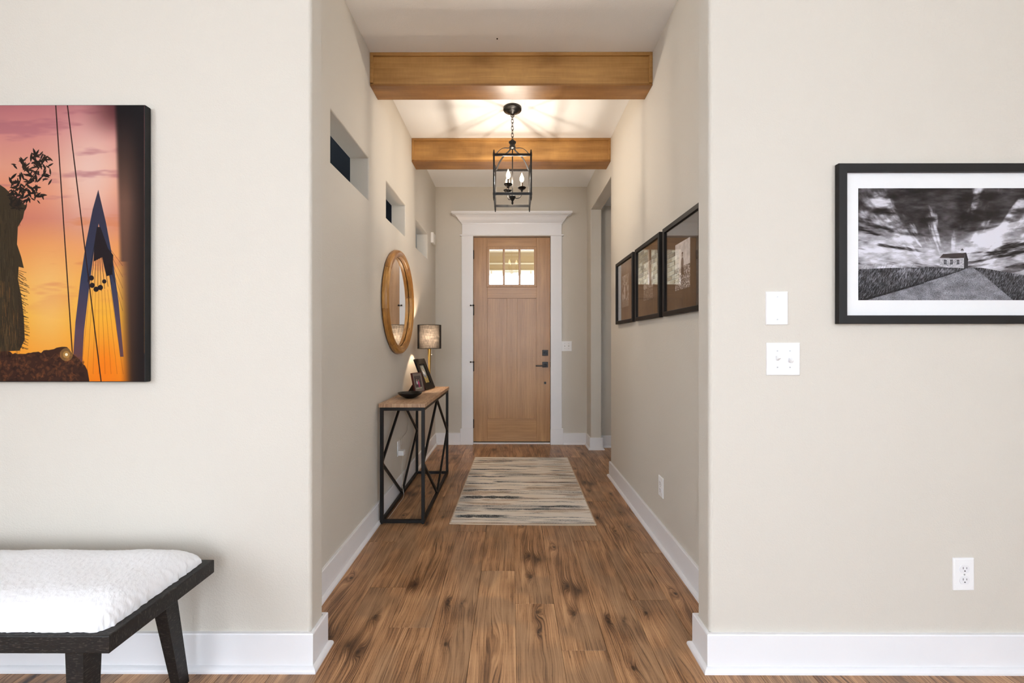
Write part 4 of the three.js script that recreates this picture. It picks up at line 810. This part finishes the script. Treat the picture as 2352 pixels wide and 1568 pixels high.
// ------------------------------------------------------------------ bench
{
  const L = 1.22, x1 = -1.05, x0 = x1 - L, a = 1.1, b = 1.49, top = 0.4335, bot = 0.386;
  const t = thing('bench', 'low black wooden bench with splayed legs under a white cushion', 'bench', [(x0 + x1) / 2, 0, (a + b) / 2]);
  const lx = (x) => x - (x0 + x1) / 2, ld = (d) => d - (a + b) / 2;
  const uvS = (g, turned) => metreUV(g, 2.2, turned);
  const w = 0.06;
  {
    const g = uvS(flipWinding(slabFrame('z', lx(x0), lx(x1), ld(a), ld(b), w, bot, top, 0.004).applyMatrix4(new THREE.Matrix4().set(1, 0, 0, 0, 0, 0, -1, 0, 0, -1, 0, 0, 0, 0, 0, 1)))), p = g.attributes.position, q = g.attributes.uv;
    for (let i = 0; i < p.count; i += 3) { const nx = Math.abs((p.getY(i + 1) - p.getY(i)) * (p.getZ(i + 2) - p.getZ(i)) - (p.getZ(i + 1) - p.getZ(i)) * (p.getY(i + 2) - p.getY(i))), nz = Math.abs((p.getX(i + 1) - p.getX(i)) * (p.getY(i + 2) - p.getY(i)) - (p.getY(i + 1) - p.getY(i)) * (p.getX(i + 2) - p.getX(i))); if (nx > nz && nx > 1e-5) for (let k = 0; k < 3; k++) q.setXY(i + k, q.getY(i + k), q.getX(i + k)); }
    part('seat_frame', g, M.bench, t);
  }
  part('seat_board', uvS(boxAt(lx(x0) + w, lx(x1) - w, bot + 0.01, top - 0.012, ld(a) + w, ld(b) - w)), M.bench, t);
  const taper = (xr, w0, w1, dt0, dt1, db0, db1, sgn) => {         // xr inner face towards the bench end; top at `bot`, foot on the floor
    const X = (v) => lx(xr) + (sgn > 0 ? -v : v), g = new THREE.BufferGeometry();
    const A = [[X(0), bot, -ld(dt0)], [X(w0), bot, -ld(dt0)], [X(w0), bot, -ld(dt1)], [X(0), bot, -ld(dt1)]], B = [[X(0), 0, -ld(db0)], [X(w1), 0, -ld(db0)], [X(w1), 0, -ld(db1)], [X(0), 0, -ld(db1)]], pos = [];
    const q = (p1, p2, p3, p4) => pos.push(...p1, ...p2, ...p3, ...p1, ...p3, ...p4);
    for (let i = 0; i < 4; i++) { const j = (i + 1) % 4; sgn > 0 ? q(A[i], B[i], B[j], A[j]) : q(A[j], B[j], B[i], A[i]); }
    sgn > 0 ? (q(A[3], A[2], A[1], A[0]), q(B[0], B[1], B[2], B[3])) : (q(A[0], A[1], A[2], A[3]), q(B[3], B[2], B[1], B[0]));
    g.setAttribute('position', new THREE.Float32BufferAttribute(pos, 3)); g.computeVertexNormals(); return metreUV(g, 2.2, false);
  };
  for (const [xr, s] of [[-1.14, 1], [x0 + 0.09, -1]]) {
    part('front_leg', taper(xr, 0.049, 0.036, 1.122, 1.175, 1.124, 1.158, s), M.bench, t);
    part('rear_leg', taper(xr, 0.046, 0.031, 1.378, 1.43, 1.455, 1.493, s), M.bench, t);
  }
  // cushion: lies on the bench
  const cw = L - 0.04, ch = 0.07, cd = 0.372, r = 0.03;
  const nx = 300, nz = 120, pos = [], uv = [], idx = [], ease = (q) => Math.sign(q) * (1 - (1 - Math.abs(q)) ** 1.9), ell = (t) => Math.sqrt(1 - (1 - clamp(t)) ** 2);
  const plan = (sx, sz, grow) => {                                    // unit square to the rounded outline
    let x = sx * cw / 2, z = sz * cd / 2; const ix = cw / 2 - r, iz = cd / 2 - r, ax = Math.abs(x) - ix, az = Math.abs(z) - iz;
    if (ax > 0 && az > 0) { const m = Math.max(ax, az), l = Math.hypot(ax, az); x = Math.sign(x) * (ix + ax * m / l); z = Math.sign(z) * (iz + az * m / l); }
    const j = grow * (vn(x * 120 + 300, z * 120 + 300, 205) - 0.5) * 0.006; return [x + j * sx, z + j * sz];
  };
  for (let i = 0; i <= nx; i++) for (let k = 0; k <= nz; k++) {
    const sx = ease(2 * i / nx - 1), sz = ease(2 * k / nz - 1), m = Math.max(Math.abs(sx), Math.abs(sz)), [x, z] = plan(sx, sz, m ** 20);
    const ex = (1 - Math.abs(sx)) * cw / 2, ez = (1 - Math.abs(sz)) * cd / 2, edge = ell(ex / 0.085) * ell(ez / 0.1);
    const lump = (fbm(x * 7 + 40, z * 7 + 40, 201, 2) - 0.5) * 0.009 + (vn(x * 130 + 500, z * 130 + 500, 202) - 0.5) * 0.0022 + (vn(x * 260 + 500, z * 260 + 500, 203) - 0.5) * 0.0014;
    pos.push(x, (ch + lump) * edge * (0.93 + 0.07 * ell(ez / 0.18)) + 0.0006, z); uv.push(x * 4.5, z * 4.5 + 3 * edge * ch);
    if (i < nx && k < nz) { const q = i * (nz + 1) + k; idx.push(q, q + 1, q + nz + 2, q, q + nz + 2, q + nz + 1); }
  }
  const ring = []; for (let i = 0; i < nx; i++) ring.push(i * (nz + 1)); for (let k = 0; k < nz; k++) ring.push(nx * (nz + 1) + k); for (let i = nx; i > 0; i--) ring.push(i * (nz + 1) + nz); for (let k = nz; k > 0; k--) ring.push(k);
  const base = pos.length / 3; for (const q of ring) { pos.push(pos[q * 3], 0.0006, pos[q * 3 + 2]); uv.push(0, 0); } pos.push(0, 0.0006, 0); uv.push(0, 0);
  for (let i = 0; i < ring.length; i++) idx.push(base + i, base + (i + 1) % ring.length, base + ring.length);
  const g = new THREE.BufferGeometry(); g.setAttribute('position', new THREE.Float32BufferAttribute(pos, 3)); g.setAttribute('uv', new THREE.Float32BufferAttribute(uv, 2)); g.setIndex(idx); g.computeVertexNormals();
  const cu = part('bench_cushion', g, M.boucle, scene); cu.position.set((x0 + x1) / 2 - 0.003, top + 0.0004, -(1.112 + cd / 2)); tag(cu, 'white fleecy cushion lying on the black bench', 'cushion');
}

scene.traverse((o) => { if (o.isMesh && !/bulb/.test(o.name)) o.castShadow = o.receiveShadow = true; });
renderer.render(scene, camera);
